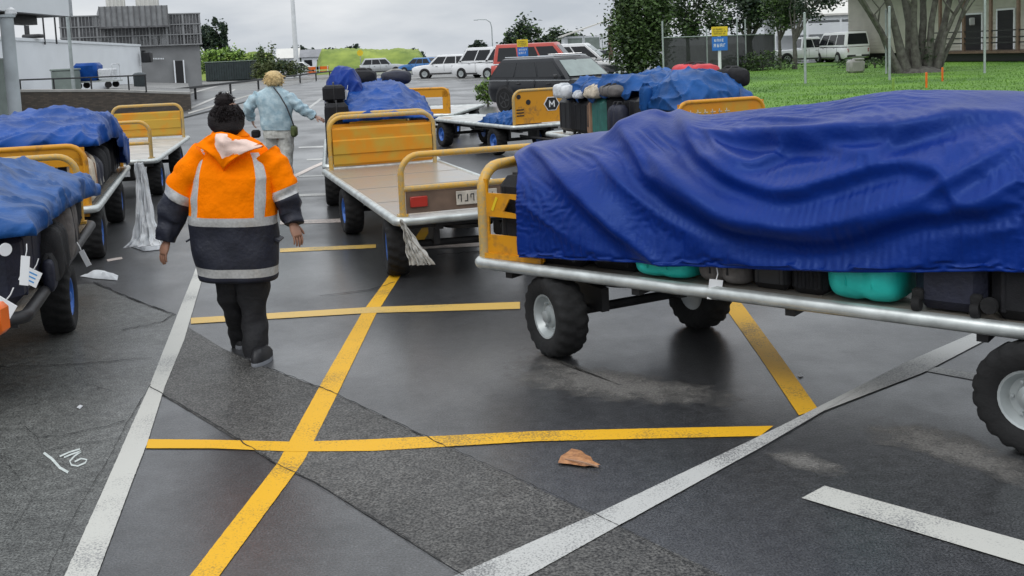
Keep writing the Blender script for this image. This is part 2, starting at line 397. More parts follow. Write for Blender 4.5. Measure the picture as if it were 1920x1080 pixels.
# ------------------------------------------------------------------ ground, markings
g = MB(); g.add([(-400, -60, 0), (400, -60, 0), (400, 700, 0), (-400, 700, 0)], [(0, 1, 2, 3)])
structure(g.build('ground', M['asphalt']))

def decal(name, px, z, m, label=None):
    """a flat painted or laid sheet on the ground, outline given by points on the ground"""
    pts = [G(x, y, 0) if not isinstance(x, Vector) else x for (x, y) in px]
    b = MB(); b.add([(p.x, p.y, z) for p in pts], [list(range(len(pts)))])
    o = b.build(name, m, fix=False)
    me = o.data
    if me.polygons[0].normal.z < 0: me.flip_normals()
    return structure(o)
def strip(name, left, right, z, m):
    if 'marking' in name:
        k = 40
        def res(pl, sd_):
            out = []
            for i in range(len(pl) - 1):
                for j in range(k):
                    t = j / k; x, y = lerp(pl[i][0], pl[i + 1][0], t), lerp(pl[i][1], pl[i + 1][1], t); am = .012 * (40 + max(0, y - 300)) * .09
                    out.append((x + am * (noise.noise(Vector((x * .22, y * .22, sd_))) + .7 * noise.noise(Vector((x * .7, y * .7, sd_ + 5)))), y + am * .5 * noise.noise(Vector((x * .3, y * .3, sd_ + 9)))))
            return out + [pl[-1]]
        left, right = res(left, 1), res(right, 20)
    a = [G(*p) for p in left]; c = [G(*p) for p in right]
    b = MB(); n = len(a)
    b.add([(p.x, p.y, z) for p in a] + [(p.x, p.y, z) for p in c], [(i, n + i, n + i + 1, i + 1) for i in range(n - 1)])
    o = b.build(name, m, fix=False)
    if o.data.polygons[0].normal.z < 0: o.data.flip_normals()
    return structure(o)

# ragged outline helper
def ragged(poly, amp=3, seg=14):
    out = []
    n = len(poly)
    for i in range(n):
        a, b = poly[i], poly[(i + 1) % n]
        L = math.hypot(b[0] - a[0], b[1] - a[1]); k = max(1, int(L / seg))
        for j in range(k):
            t = j / k; x = lerp(a[0], b[0], t); y = lerp(a[1], b[1], t)
            out.append((x + amp * nz(x * .06, y * .06, 1), y + amp * .6 * nz(x * .06, y * .06, 5)))
    return out

decal('old_asphalt', ragged([(-300, 1150), (125, 1080), (283, 724), (330, 592), (175, 532), (-200, 560), (-700, 800)], 2), .001, M['asphalt_old'])
decal('asphalt_patch', ragged([(350, 612), (420, 655), (500, 690), (620, 735), (830, 835), (1165, 990), (1440, 1120), (950, 1130), (870, 1080), (590, 905), (520, 872), (283, 728)], 1.5), .0022, M['asphalt_coarse'])
def soft_decal(name, px, z, m):
    pts = [G(x, y, 0) for x, y in px]; c = sum(pts, Vector()) / len(pts); b = MB(); us = (0.02, .35, .6, .8, 1)
    b.rings([[Vector((lerp(c.x, p.x, u), lerp(c.y, p.y, u), z)) for p in pts] for u in us], True, False)
    o = b.build(name, m, fix=False); 
    if o.data.polygons[0].normal.z < 0: o.data.flip_normals()
    at_ = o.data.attributes.new('fade', 'FLOAT', 'POINT')
    for k in range(len(o.data.vertices)): at_.data[k].value = .55 * (1 - us[k // len(pts)]) ** .8
    return structure(o)
soft_decal('dry_stain', ragged([(925, 705), (950, 668), (985, 650), (1040, 678), (1110, 686), (1180, 694), (1260, 706), (1340, 722), (1420, 752), (1390, 768), (1250, 765), (1120, 752), (1000, 735), (945, 722)], 5, 12), .0015, M['asphalt_dry'])
soft_decal('dry_stain', ragged([(1585, 800), (1650, 780), (1730, 788), (1830, 815), (1940, 870), (2020, 930), (1970, 940), (1850, 895), (1720, 850), (1620, 830)], 5, 12), .0015, M['asphalt_dry'])
soft_decal('dry_stain', ragged([(1420, 845), (1500, 838), (1600, 880), (1570, 900), (1480, 880)], 5, 12), .0015, M['asphalt_dry'])

Y = M['line_yellow']; W = M['line_white']
strip('yellow_marking', [(330, 1115), (357, 1080), (520, 870), (605, 715), (680, 585), (722, 528), (800, 415)], [(390, 1115), (412, 1080), (570, 865), (640, 725), (705, 590), (745, 527), (818, 415)], .0034, Y)
strip('yellow_marking', [(277, 825), (400, 826), (560, 830), (700, 825), (1000, 810), (1250, 804), (1450, 800)], [(274, 842), (400, 842), (545, 848), (700, 847), (1000, 829), (1250, 823), (1425, 819)], .0044, Y)
strip('yellow_marking', [(358, 597), (690, 577), (975, 567)], [(358, 608), (690, 588), (975, 580)], .0044, M['line_yellow_pale'])
strip('yellow_marking', [(1330, 540), (1357, 574), (1430, 678), (1498, 780)], [(1368, 540), (1394, 574), (1466, 672), (1534, 768)], .0034, Y)
strip('white_marking', [(95, 1135), (122, 1080), (205, 895), (240, 815), (281, 724), (330, 598), (362, 518), (412, 385), (430, 335)], [(160, 1135), (183, 1080), (250, 900), (277, 830), (309, 727), (345, 640), (381, 518), (424, 385), (440, 335)], .0056, W)
strip('white_marking', [(760, 1120), (862, 1078), (1130, 960), (1465, 800), (1700, 680), (1820, 628), (1900, 590)], [(900, 1125), (995, 1080), (1165, 985), (1425, 842), (1545, 772), (1732, 700), (1862, 632), (1935, 595)], .0056, M['line_white_thin'])
decal('white_marking', [(1503, 936), (1546, 913), (1990, 1036), (2010, 1088)], .0056, W)
strip('white_marking', [(1692, 680), (1850, 704)], [(1705, 691), (1850, 718)], .0034, M['line_white_thin'])
for a, b, m in (((525, 470), (705, 462), 'line_yellow_pale'), ((525, 418), (662, 413), 'line_pink'), ((548, 367), (632, 364), 'line_white_thin'), ((560, 331), (626, 329), 'line_white_thin'),
                ((575, 300), (612, 298), 'line_white_thin'), ((790, 464), (960, 456), 'line_pink'), ((560, 277), (612, 275), 'line_white_thin')):
    t = 3.4 if a[1] > 400 else 2.2 if a[1] > 340 else 1.5
    strip('bay_marking', [(a[0], a[1] - t), (b[0], b[1] - t)], [(a[0], a[1] + t), (b[0], b[1] + t)], .0034, M[m])
strip('bay_marking', [(545, 331), (585, 312), (630, 293)], [(552, 334), (590, 315), (636, 296)], .0044, M['line_pink'])
strip('bay_marking', [(578, 201), (601, 184)], [(582, 203), (604, 186)], .0034, M['line_white_thin'])
strip('bay_marking', [(200, 487), (228, 482)], [(202, 491), (230, 486)], .0034, M['line_pink'])

def crack(pts, wpx=2.0, z=.0068, jit=3):
    out = []
    for i in range(len(pts) - 1):
        a, b = pts[i], pts[i + 1]; k = max(2, int(math.hypot(b[0] - a[0], b[1] - a[1]) / 8))
        for j in range(k):
            t = j / k; out.append((lerp(a[0], b[0], t) + jit * nz(a[0] + t * 9, i * 3.1, 2), lerp(a[1], b[1], t) + jit * nz(a[0] + t * 11, i * 2.1, 9)))
    out.append(pts[-1])
    l, r = [], []
    for i, p in enumerate(out):
        wv = wpx * (.25 + .9 * abs(nz(p[0] * .13, p[1] * .13))) * .5
        q = out[min(i + 1, len(out) - 1)]; o = out[max(0, i - 1)]
        dx, dy = q[0] - o[0], q[1] - o[1]; L = math.hypot(dx, dy) or 1
        l.append((p[0] - dy / L * wv, p[1] + dx / L * wv)); r.append((p[0] + dy / L * wv, p[1] - dx / L * wv))
    return strip('road_crack', l, r, z, M['crack'])
crack([(281, 727), (400, 795), (520, 872), (590, 906)], 3.2)
crack([(590, 906), (720, 985), (870, 1082)], 2.6)
crack([(500, 690), (620, 735), (830, 835)], 3.0)
crack([(830, 835), (1000, 912), (1165, 990), (1330, 1078)], 2.0)
crack([(175, 530), (250, 562), (330, 592)], 3.4)
crack([(283, 722), (235, 800), (205, 860), (130, 985), (90, 1075)], 2.0)
crack([(45, 800), (70, 822), (110, 820), (200, 800), (235, 790)], 1.8)
crack([(0, 690), (120, 685), (220, 678), (285, 672)], 1.6)
crack([(140, 690), (160, 720), (210, 735)], 1.4)
crack([(230, 620), (300, 606), (330, 590)], 1.6)
crack([(0, 860), (30, 890), (60, 940), (20, 1000)], 1.4)
crack([(70, 822), (80, 850), (130, 835), (190, 830)], 1.3)
crack([(600, 556), (690, 545), (740, 530)], 1.5)
crack([(820, 478), (940, 470)], 2.0)
# chalk survey marks on the tarmac
def stroke(pts, wpx=4):
    l, r = [], []
    for i, p in enumerate(pts):
        q = pts[min(i + 1, len(pts) - 1)]; o = pts[max(0, i - 1)]; dx, dy = q[0] - o[0], q[1] - o[1]; L = math.hypot(dx, dy) or 1
        l.append((p[0] - dy / L * wpx / 2, p[1] + dx / L * wpx / 2)); r.append((p[0] + dy / L * wpx / 2, p[1] - dx / L * wpx / 2))
    return strip('chalk_mark', l, r, .0034, M['chalk'])
stroke([(82, 850), (98, 862), (112, 878), (128, 887)], 5)
stroke([(112, 857), (130, 849), (150, 843)], 3); stroke([(120, 859), (134, 853), (152, 847)], 3)
stroke([(152, 848), (140, 856), (131, 866), (134, 873), (146, 875), (160, 869), (163, 863), (152, 861), (140, 867)], 3)

# distant paths, kerbs
decal('apron', [(270, 152), (480, 152), (610, 140), (1200, 140), (1200, 150), (600, 150), (500, 168), (280, 175)], .004, M['apron'])
k = MB()
for a, b, Yd in (((290, 158), (610, 141), None),):
    p, q = G(300, 166), G(640, 146)
    k.prism([(p.x, p.y, 0), (q.x, q.y, 0), (q.x, q.y + .4, 0), (p.x, p.y + .4, 0)], (0, 0, .14))
structure(k.build('kerb', M['kerb']))

# ------------------------------------------------------------------ baggage carts
def wheel_meshes():
    b = MB(); prof = [(.118, -.062), (.15, -.088), (.20, -.096), (.226, -.088), (.236, -.07), (.2425, -.045), (.2425, -.015), (.2425, .015), (.2425, .045), (.236, .07), (.226, .088), (.20, .096), (.15, .088), (.118, .062)]
    def md(i, k):
        if i in (3, 4): return 1.012 if (k // 2) % 2 else .962
        if i in (9, 10): return 1.012 if (k // 2 + 1) % 2 else .962
        if i in (5, 6): return 1.012 if ((k + 1) // 2) % 2 else .96
        if i in (7, 8): return 1.012 if ((k + 3) // 2) % 2 else .96
        return 1
    b.lathe(prof, ax=(0, 1, 0), n=80, mod=md, caps=False)
    ty = b.mesh('tyre', M['rubber'], 50)
    out = {}
    for nm in ('rim_grey', 'rim_blue'):
        r = MB(); r.lathe([(.09, -.05), (.118, -.062), (.126, -.066), (.118, -.05), (.112, 0), (.116, .052), (.128, .07), (.133, .07), (.130, .078), (.120, .074), (.108, .052), (.095, .034), (.066, .030), (.060, .044), (.046, .05), (.036, .052), (.034, .074), (.02, .08), (.004, .081)], ax=(0, 1, 0), n=28)
        for i in range(6):
            a = i * math.pi / 3; r.lathe([(.008, .03), (.008, .05), (.001, .051)], o=(.080 * math.cos(a), 0, .080 * math.sin(a)), ax=(0, 1, 0), n=6)
        out[nm] = r.mesh('rim', M[nm], 35)
    return ty, out
TYRE, RIMS = wheel_meshes()

def hoop_path(x, hw, z0, z1, rc, tilt=0):
    p = [(x, -hw, z0), (x + tilt * .5, -hw, lerp(z0, z1 - rc, .5)), (x + tilt * .8, -hw, z1 - rc)]
    for i in range(1, 6):
        a = i / 6 * math.pi / 2; p.append((x + tilt, -hw + rc - rc * math.cos(a), z1 - rc + rc * math.sin(a)))
    p.append((x + tilt, -hw + rc, z1)); q = [(a, -b, c) for a, b, c in p[::-1]]
    return p + [(x + tilt, 0, z1)] + q

def cart(label, loc, rz, L=4.05, Wd=1.3, ends=('low', 'gate'), rim='rim_blue', axles=(.45, 2.65), steer=(0, 0), deck='deck', group='flat airport baggage carts', hts=(1.0, 1.1), tube='yellow_tube', returns=None, axle_y=0, htubes=(None, None), ex=.10, tracks=(0, 0), rail='galv', plain=False):
    t = thing('baggage_cart', label, 'baggage cart', loc, rz, group)
    hw = Wd / 2
    b = MB(); b.box((L / 2, 0, .525), (L - .06, Wd - .05, .022), ch=.004)
    for i in range(1, 4): b.box((L * i / 4, 0, .5375), (.012, Wd - .08, .003))
    b.build('deck', M[deck], t)
    b = MB(); rc = .07; pts = []
    for (cx, cy, a0) in ((L - rc, hw - rc, 0), (rc, hw - rc, 90), (rc, -hw + rc, 180), (L - rc, -hw + rc, 270)):
        for i in range(6): a = R(a0 + i * 18); pts.append((cx + rc * math.cos(a), cy + rc * math.sin(a), .515))
    b.tube(pts, .036, 12, closed=True); b.build('edge_rail', M[rail], t)
    b = MB()
    for y in (-.3, .3): b.box((L / 2, y, .455), (L - .3, .06, .10))
    for x in (.2, 1.1, 2.0, 2.9, L - .25): b.box((x, 0, .46), (.05, Wd - .14, .07))
    b.build('chassis', M['steel_dark'], t)
    for ai, ax in enumerate(axles):
        st = R(steer[ai])
        b = MB(); tr = hw - .14 + tracks[ai]
        T = Matrix.Translation((ax, axle_y if ai == 0 else 0, 0)) @ Matrix.Rotation(st, 4, 'Z')
        b.tube([T @ Vector((0, -tr, .245)), T @ Vector((0, tr, .245))], .03, 8)
        for y in (-.28, .28):
            q = T @ Vector((0, y, .33)); b.box(q, (.34, .05, .14), rz=st)
        b.lathe([(.22, .38), (.22, .41), (.0, .412)], o=(ax, axle_y if ai == 0 else 0, 0), n=20)
        b.build('axle', M['steel_dark'], t)
        for sd_ in (-1, 1):
            wh = obj('wheel', TYRE, t); p = T @ Vector((0, sd_ * (tr + .06), .243)); wh.location = p
            wh.rotation_euler = (0, 0, st + (0 if sd_ > 0 else math.pi)); obj('rim', RIMS[rim], wh)
    for ei, kind in enumerate(ends):
        x = ex if ei == 0 else L - .10; s = -1 if ei == 0 else 1; h = hts[ei]
        if kind is None: continue
        e = MB(); pt = hoop_path(x, hw - .07, .53, h, .15); e.tube(pt, .026, 10)
        if kind == 'low':
            e.tube([(x, -hw + .07, .755), (x, hw - .07, .755)], .024, 10)
            for y in (-hw + .07, hw - .07): e.box((x, y, .55), (.08, .08, .02))
        fr = e.build('end_frame', M[htubes[ei] or tube], t)
        if kind == 'low' and not plain:
            e = MB(); e.box((x, 0, .645), (.012, Wd - .2, .17)); e.build('end_panel', M['brown_timber'], t)
            for y in (-hw + .20, hw - .20):
                e = MB(); e.box((x + s * .016, y, .65), (.02, .14, .085), ch=.006); e.build('reflector', M['red_reflector'], t)
            pl = MB(); pl.box((x + s * .014, 0, .65), (.012, .34, .11), ch=.003); pl = pl.build('number_plate', M['plate'], t)
            if True:
                ink = MB(); rr = random.Random(3)
                for i in range(6):
                    y = -.13 + i * .052
                    ink.box((x + s * .0215, y, .65), (.002, .007, .06)); ink.box((x + s * .0215, y + .012, .65 + (.026 if i % 2 else -.026)), (.002, .025, .008)); 
                    if i % 3 != 1: ink.box((x + s * .0215, y + .024, .65 + (.012 if i % 2 else -.012)), (.002, .007, .03))
                ink.build('plate_lettering', M['ink'], pl)
            sl_ = MB(); sl_.tube([(x + s * .08, -hw + .1, .53), (x + s * .08, hw - .1, .53)], .05, 10, flat=.6); sl_.build('bumper', M['deckpale'], t)
        if kind == 'gate':
            zs = [(.57, 0), (.60, .02), (.70, .02), (.715, .035), (.86, .035), (.875, .015), (h - .14, .015), (h - .12, -.005), (h - .115, -.02)]
            e = MB(); wy = hw - .1
            e.sheet(len(zs), 14, lambda u, v: (x - s * zs[int(round(u * (len(zs) - 1)))][1] + .004 * nz(v * 5, u * 5, x), lerp(-wy, wy, v), zs[int(round(u * (len(zs) - 1)))][0]))
            e.sheet(2, 2, lambda u, v: (x + .012 * s, lerp(-wy, wy, v), lerp(.57, h - .115, u)))
            e.build('end_panel', M['orange_panel'], t, 20)
        if kind == 'full':
            e = MB(); wy = hw - .07; rr = .13
            pol = [(x, -wy, .56), (x, wy, .56), (x, wy, h - rr)] + [(x, wy - rr + rr * math.cos(a), h - rr + rr * math.sin(a)) for a in (.4, .8, 1.2, 1.57)] + [(x, -wy + rr - rr * math.sin(a), h - rr + rr * math.cos(a)) for a in (0, .4, .8, 1.2)] + [(x, -wy, h - rr)]
            e.prism(pol, (.012, 0, 0)); e.build('end_panel', M['yellow'], t)
        if kind == 'band':
            e = MB(); wy = hw - .07; e.box((x, 0, h - .13), (.014, 2 * wy, .22)); e.box((x, -wy + .5, .66), (.014, .9, .18)); e.build('end_panel', M['orange_panel'], t)
            e = MB(); e.box((x + .008, -.16, h - .19), (.004, .62, .012))
            for k in range(6): e.box((x + .009, -.43 + k * .10, h - .16), (.004, .012, .07)); e.box((x + .009, -.42 + k * .10, h - .13), (.004, .05 + .02 * (k % 2), .012)); e.box((x + .009, -.43 + k * .10, h - .13), (.004, .012, .07))
            e.build('worn_lettering', M['cream_fabric'], t)
        if kind == 'window':   # a plate with a wide opening in its lower half
            e = MB(); wy = hw - .07
            e.box((x, 0, h - .10), (.014, 2 * wy, .17)); 
            for y in (-wy + .07, wy - .07): e.box((x, y, .735), (.014, .14, h - .925 + .42)); 
            e.box((x + .001, 0, .60), (.012, 2 * wy - .28, .10))
            e.build('end_panel', M['yellow'], t)
    if returns:   # short side plates at the first end, with a slot and a diamond hole
        for sd_ in returns:
            y = sd_ * (hw - .055); e = MB(); x0, x1 = ex, ex + .46; th = .012
            def pl(poly): e.prism([(a, y - th / 2, c) for a, c in poly], (0, th, 0))
            pl([(x0, .555), (x1, .555), (x1, .69), (x0, .69)])
            pl([(x0, .69), (x0 + .05, .69), (x0 + .05, .80), (x0, .80)])
            cx, cz, dx, dz = x0 + .24, .872, .075, .045
            o = [(x0, .80), (x1, .80), (x1 - .05, .945), (x0, .945)]; i_ = [(cx - dx, cz - dz + .01), (cx + dx * .3, cz - dz), (cx + dx, cz + dz - .01), (cx - dx * .3, cz + dz)]
            for q in range(4): pl([o[q], o[(q + 1) % 4], i_[(q + 1) % 4], i_[q]])
            pl([(x0, .945), (x0 + .045, .945), (x0 + .045, 1.03), (x0, 1.03)])
            e.box((x0 + .22, y + sd_ * .012, .56), (.46, .03, .03))
            e.build('side_plate', M['yellow'], t)
            e = MB(); e.box((x0 + .10, y + sd_ * .008, .88), (.018, .003, .09), ry=.45); e.build('chalk_tick', M['sign_yellow'], t)
    b = MB()   # draw bar folded out at the second end
    for y in (-.22, .22): b.tube([(L - .35, y, .34), (L + .45, y * .15, .30)], .022, 8)
    b.tube([(L + .42, 0, .30), (L + .62, 0, .30)], .025, 8); b.lathe([(.03, -.02), (.055, -.02), (.055, .02), (.03, .02)], o=(L + .66, 0, .30), n=14)
    b.build('draw_bar', M['steel_dark'], t)
    return t

AX = math.atan2(.95, -.31)          # heading of the two rows of carts going away
def fr(loc, rz): return Matrix.Translation(loc) @ Matrix.Rotation(rz, 4, 'Z')

# cart 1: the big loaded one on the right
A1 = math.atan2(-.63, .78); W1 = 1.2
n1 = Vector((.63, .78, 0)); C1 = Vector((-.25, 6.2, 0)) + n1 * (W1 / 2)
cart('big loaded cart at the right with yellow slotted corner plate and grey wheel rims', C1, A1, 4.3, W1, (None, None), 'rim_grey', (.76, 3.20), (-24, -6), returns=(-1, 1), axle_y=-.06, ex=.03, tracks=(0, .10))
c1 = [o for o in bpy.data.objects if o.name == 'baggage_cart'][0]
b = MB(); b.tube(hoop_path(.03, W1 / 2 - .055, .53, 1.10, .16), .034, 12); b.build('end_frame', M['yellow_tube'], c1)
F1 = fr(C1, A1)
# cart 2: the empty flat deck in the middle
C2 = Vector((-.91, 7.85, 0)) + Vector((.95, .31, 0)) * .675
cart('empty flat cart in the middle with bare worn deck and number plate hoop', C2, AX, 4.0, 1.35, ('low', 'gate'), 'rim_blue', (.42, 2.7), (-6, 0), hts=(1.02, 1.13))
# cart 3 beyond it
AX3 = math.atan2(.985, -.17); C3 = Vector((-2.22, 12.1, 0)) + Vector((.985, .17, 0)) * .675
cart('loaded cart straight beyond the empty deck cart, dark cases down its left side', C3, AX3, 4.0, 1.35, ('gate', 'gate'), 'rim_blue', (.45, 2.7), (0, 0), hts=(1.13, 1.1))
# left row, going away
DA = Vector((-.28, .96, 0)); DN = Vector((.96, .28, 0)); AL = math.atan2(.96, -.28)
CA = Vector((-3.08, 6.96, 0)) - DN * .65 + DA * (1.55 - 3.3)
cart('nearest cart of the left row, cut by the photo edge, blue tarp and tagged bags', CA, AL, 3.3, 1.3, (None, 'low'), 'rim_blue', (.42, 1.75), (0, 0), rail='steel_dark', tracks=(-.36, 0))
CB = Vector((-3.84, 9.35, 0)) - DN * .65
cart('second cart of the left row with a yellow window plate at its near end', CB, AL, 4.0, 1.3, ('window', 'gate'), 'rim_blue', (.35, 2.7), (0, 0), hts=(1.10, 1.05), tube='yellow')
CC = Vector((-4.84, 13.9, 0)) - Vector((.98, .2, 0)) * .65
ACc = math.atan2(.98, -.2)
cart('farthest cart of the left row, empty with a pale bare deck', CC, ACc, 4.3, 1.3, ('low', 'gate'), 'rim_blue', (.45, 2.9), (0, 0), deck='deckpale', hts=(1.05, 1.12), plain=True)
# background train on the right
DH = Vector((.45, -.89, 0)); DHn = Vector((.89, .45, 0)); AH = math.atan2(-.89, .45)
CF = Vector((.02, 17.2, 0)) + DHn * .5 - DH * 3.6
cart('bare cart in the background with a full yellow end plate lettered M', CF, AH, 3.7, 1.05, (None, 'full'), 'rim_blue', (.6, 2.9), (0, 0), deck='deckpale', hts=(1.1, 1.12))
CH = Vector((2.53, 12.3, 0)); DH2 = Vector((.36, -.93, 0)); AH2 = math.atan2(-.93, .36); CH = CH - DH2 * 3.8
cart('cart heaped with black suitcases behind the big blue tarp', CH, AH2, 3.9, 1.34, (None, 'band'), 'rim_blue', (.6, 3.1), (0, 0), hts=(1.1, 1.10), tube='yellow')
CG = P(790, 200, 21.5); CG.z = 0
cart('small far cart with a yellow window end showing past the loaded cart', CG, R(80), 3.4, 1.3, ('window', None), 'rim_blue', (.5, 2.6), (0, 0), deck='deckpale', hts=(1.08, 1.1), tube='yellow')
carts = [o for o in bpy.data.objects if o.name.split('.')[0] == 'baggage_cart']
cF = carts[6]
# markings on the far yellow plate: dark round and slot holes, white-edged six-sided badge with an M
def on(parent, name, m, fn):
    e = MB(); fn(e); return e.build(name, m, parent)
xF = 3.6 + .014
on(cF, 'round_hole', M['dark'], lambda e: e.lathe([(.0, 0), (.045, 0), (.045, .004), (0, .004)], o=(xF, -.18, .92), ax=(1, 0, 0), n=14))
on(cF, 'round_hole', M['dark'], lambda e: e.lathe([(.0, 0), (.04, 0), (.04, .004), (0, .004)], o=(xF, -.36, 1.02), ax=(1, 0, 0), n=14))
on(cF, 'slot_hole', M['dark'], lambda e: [e.box((xF + .002, -.34, .70 + i * .05), (.004, .14, .02)) for i in range(3)])
def hexa(e, r, d):
    e.prism([(xF + d, .27 + r * math.cos(a) * 1.15, .87 + r * math.sin(a)) for a in [i * math.pi / 3 for i in range(6)]], (.004, 0, 0))
bd = on(cF, 'badge', M['sign_white'], lambda e: hexa(e, .135, 0))
on(bd, 'badge_field', M['dark'], lambda e: hexa(e, .12, .005))
def em(e):
    x = xF + .0105
    for y0, z0, y1, z1 in ((.225, .82, .225, .92), (.225, .92, .27, .855), (.27, .855, .315, .92), (.315, .92, .315, .82)):
        a = math.atan2(z1 - z0, y1 - y0); Ln = math.hypot(y1 - y0, z1 - z0)
        e.box((x, (y0 + y1) / 2, (z0 + z1) / 2), (.003, Ln + .012, .018), rx=a)
on(bd, 'letter', M['sign_white'], em)

# streamer of clear film tied to the corner of cart 2
def ribbon(name, pts, wd, m, label, cat, cr=.02, seed=0, group=None):
    b = MB(); n = 12
    def f(u, v):
        i = u * (len(pts) - 1); k = min(int(i), len(pts) - 2); t = i - k
        p = Vector(pts[k]).lerp(Vector(pts[k + 1]), t); wv = lerp(wd[k], wd[k + 1], t)
        s = (v - .5) * wv
        q = cr * (3.0 * abs(nz(v * 6 + seed, u * 1.2, seed)) + 1.2 * abs(nz(v * 9 + u * 2, u * 3, seed + 2)) + .4 * nz(u * 9, v * 9, seed + 6))
        return p + Vector((s * (1 + .25 * nz(u * 5, seed, 2)) + .4 * cr * nz(u * 6, v * 6, seed + 9), q - cr, cr * .5 * nz(u * 5, v * 7, seed + 4)))
    b.sheet(60, 30, f); o = b.build(name, m, None, 80)
    sd_ = o.modifiers.new('th', 'SOLIDIFY'); sd_.thickness = .004
    return tag(o, label, cat, group)
q = [P(752, 412, 7.78), P(765, 440, 7.74), P(778, 468, 7.70), P(792, 497, 7.66)]
ribbon('film_streamer', q, [.02, .07, .13, .20], M['plastic_grey'], 'torn strip of grey plastic film tied to the corner of the empty deck cart', 'plastic film', .022)
q = [P(262, 305, 9.9), P(268, 345, 9.9), P(272, 400, 9.85), P(274, 440, 9.8), P(272, 462, 9.72)]
ribbon('film_sheet', q, [.08, .12, .17, .24, .40], M['plastic_white'], 'long white plastic sheet hanging off the left cart down to the tarmac', 'plastic sheet', .035, 3)
def ground_film(px, label, seed, ht=.05):
    pts = [G(x, y, 0) for x, y in px]; c = sum(pts, Vector()) / len(pts)
    b = MB(); nr = 8; n = 40; rs = []
    for i in range(nr + 1):
        u = i / nr; ring = []
        for k in range(n):
            a = k / n * len(pts); j = int(a) % len(pts); t = a - int(a)
            e = pts[j].lerp(pts[(j + 1) % len(pts)], t); p = c.lerp(e, max(.001, u))
            p.z = .006 + ht * (1 - u ** 3) * (.55 + .7 * abs(nz(p.x * 14, p.y * 9, seed))); ring.append(p)
        rs.append(ring)
    b.rings(rs, True, False); o = b.build('film_heap', M['plastic_white'], None, 60)
    return tag(o, label, 'plastic sheet', 'white film lying on the tarmac')
ground_film([(242, 462), (258, 450), (285, 446), (303, 456), (300, 469), (270, 472)], 'crumpled foot of white film heaped on tarmac beside the raised left hand', 2, .10)
ground_film([(150, 519), (175, 514), (190, 509), (205, 514), (222, 518), (220, 527), (200, 525), (175, 523)], 'flat white film scrap on the tarmac beside the left wheels', 5, .05)
ground_film([(144, 766), (150, 761), (156, 763), (150, 769)], 'tiny white paper scrap on tarmac above the chalk marks', 6, .01)
ground_film([(1495, 705), (1501, 702), (1507, 706), (1500, 709)], 'tiny white paper scrap beside the right yellow diagonal line', 8, .01)
# fallen leaf
b = MB(); pts = [G(x, y) for x, y in [(1046, 872), (1052, 858), (1064, 853), (1072, 845), (1090, 848), (1098, 854), (1108, 860), (1112, 868), (1126, 876), (1096, 878), (1068, 874)]]
c = G(1084, 864); rs = []
for u in (.02, .35, .7, 1):
    rs.append([Vector((lerp(c.x, p.x, u), lerp(c.y, p.y, u), .010 + .010 * (1 - u) + .008 * nz(i * 1.7, u * 3, 2))) for i, p in enumerate(pts)])
b.rings(rs, True, False); lf = b.build('fallen_leaf', M['leaf_brown'], None, 70)
tag(lf, 'large brown fallen leaf on the tarmac below the yellow line', 'leaf')
v = MB(); v.tube([G(1122, 875, .014), G(1090, 866, .022), G(1060, 861, .014)], .004, 5); v.build('leaf_rib', M['tan_fabric'], lf)

# ------------------------------------------------------------------ tarpaulins
import numpy as np
def solid(o, th=.004):
    s = o.modifiers.new('th', 'SOLIDIFY'); s.thickness = th; s.offset = -1; return o

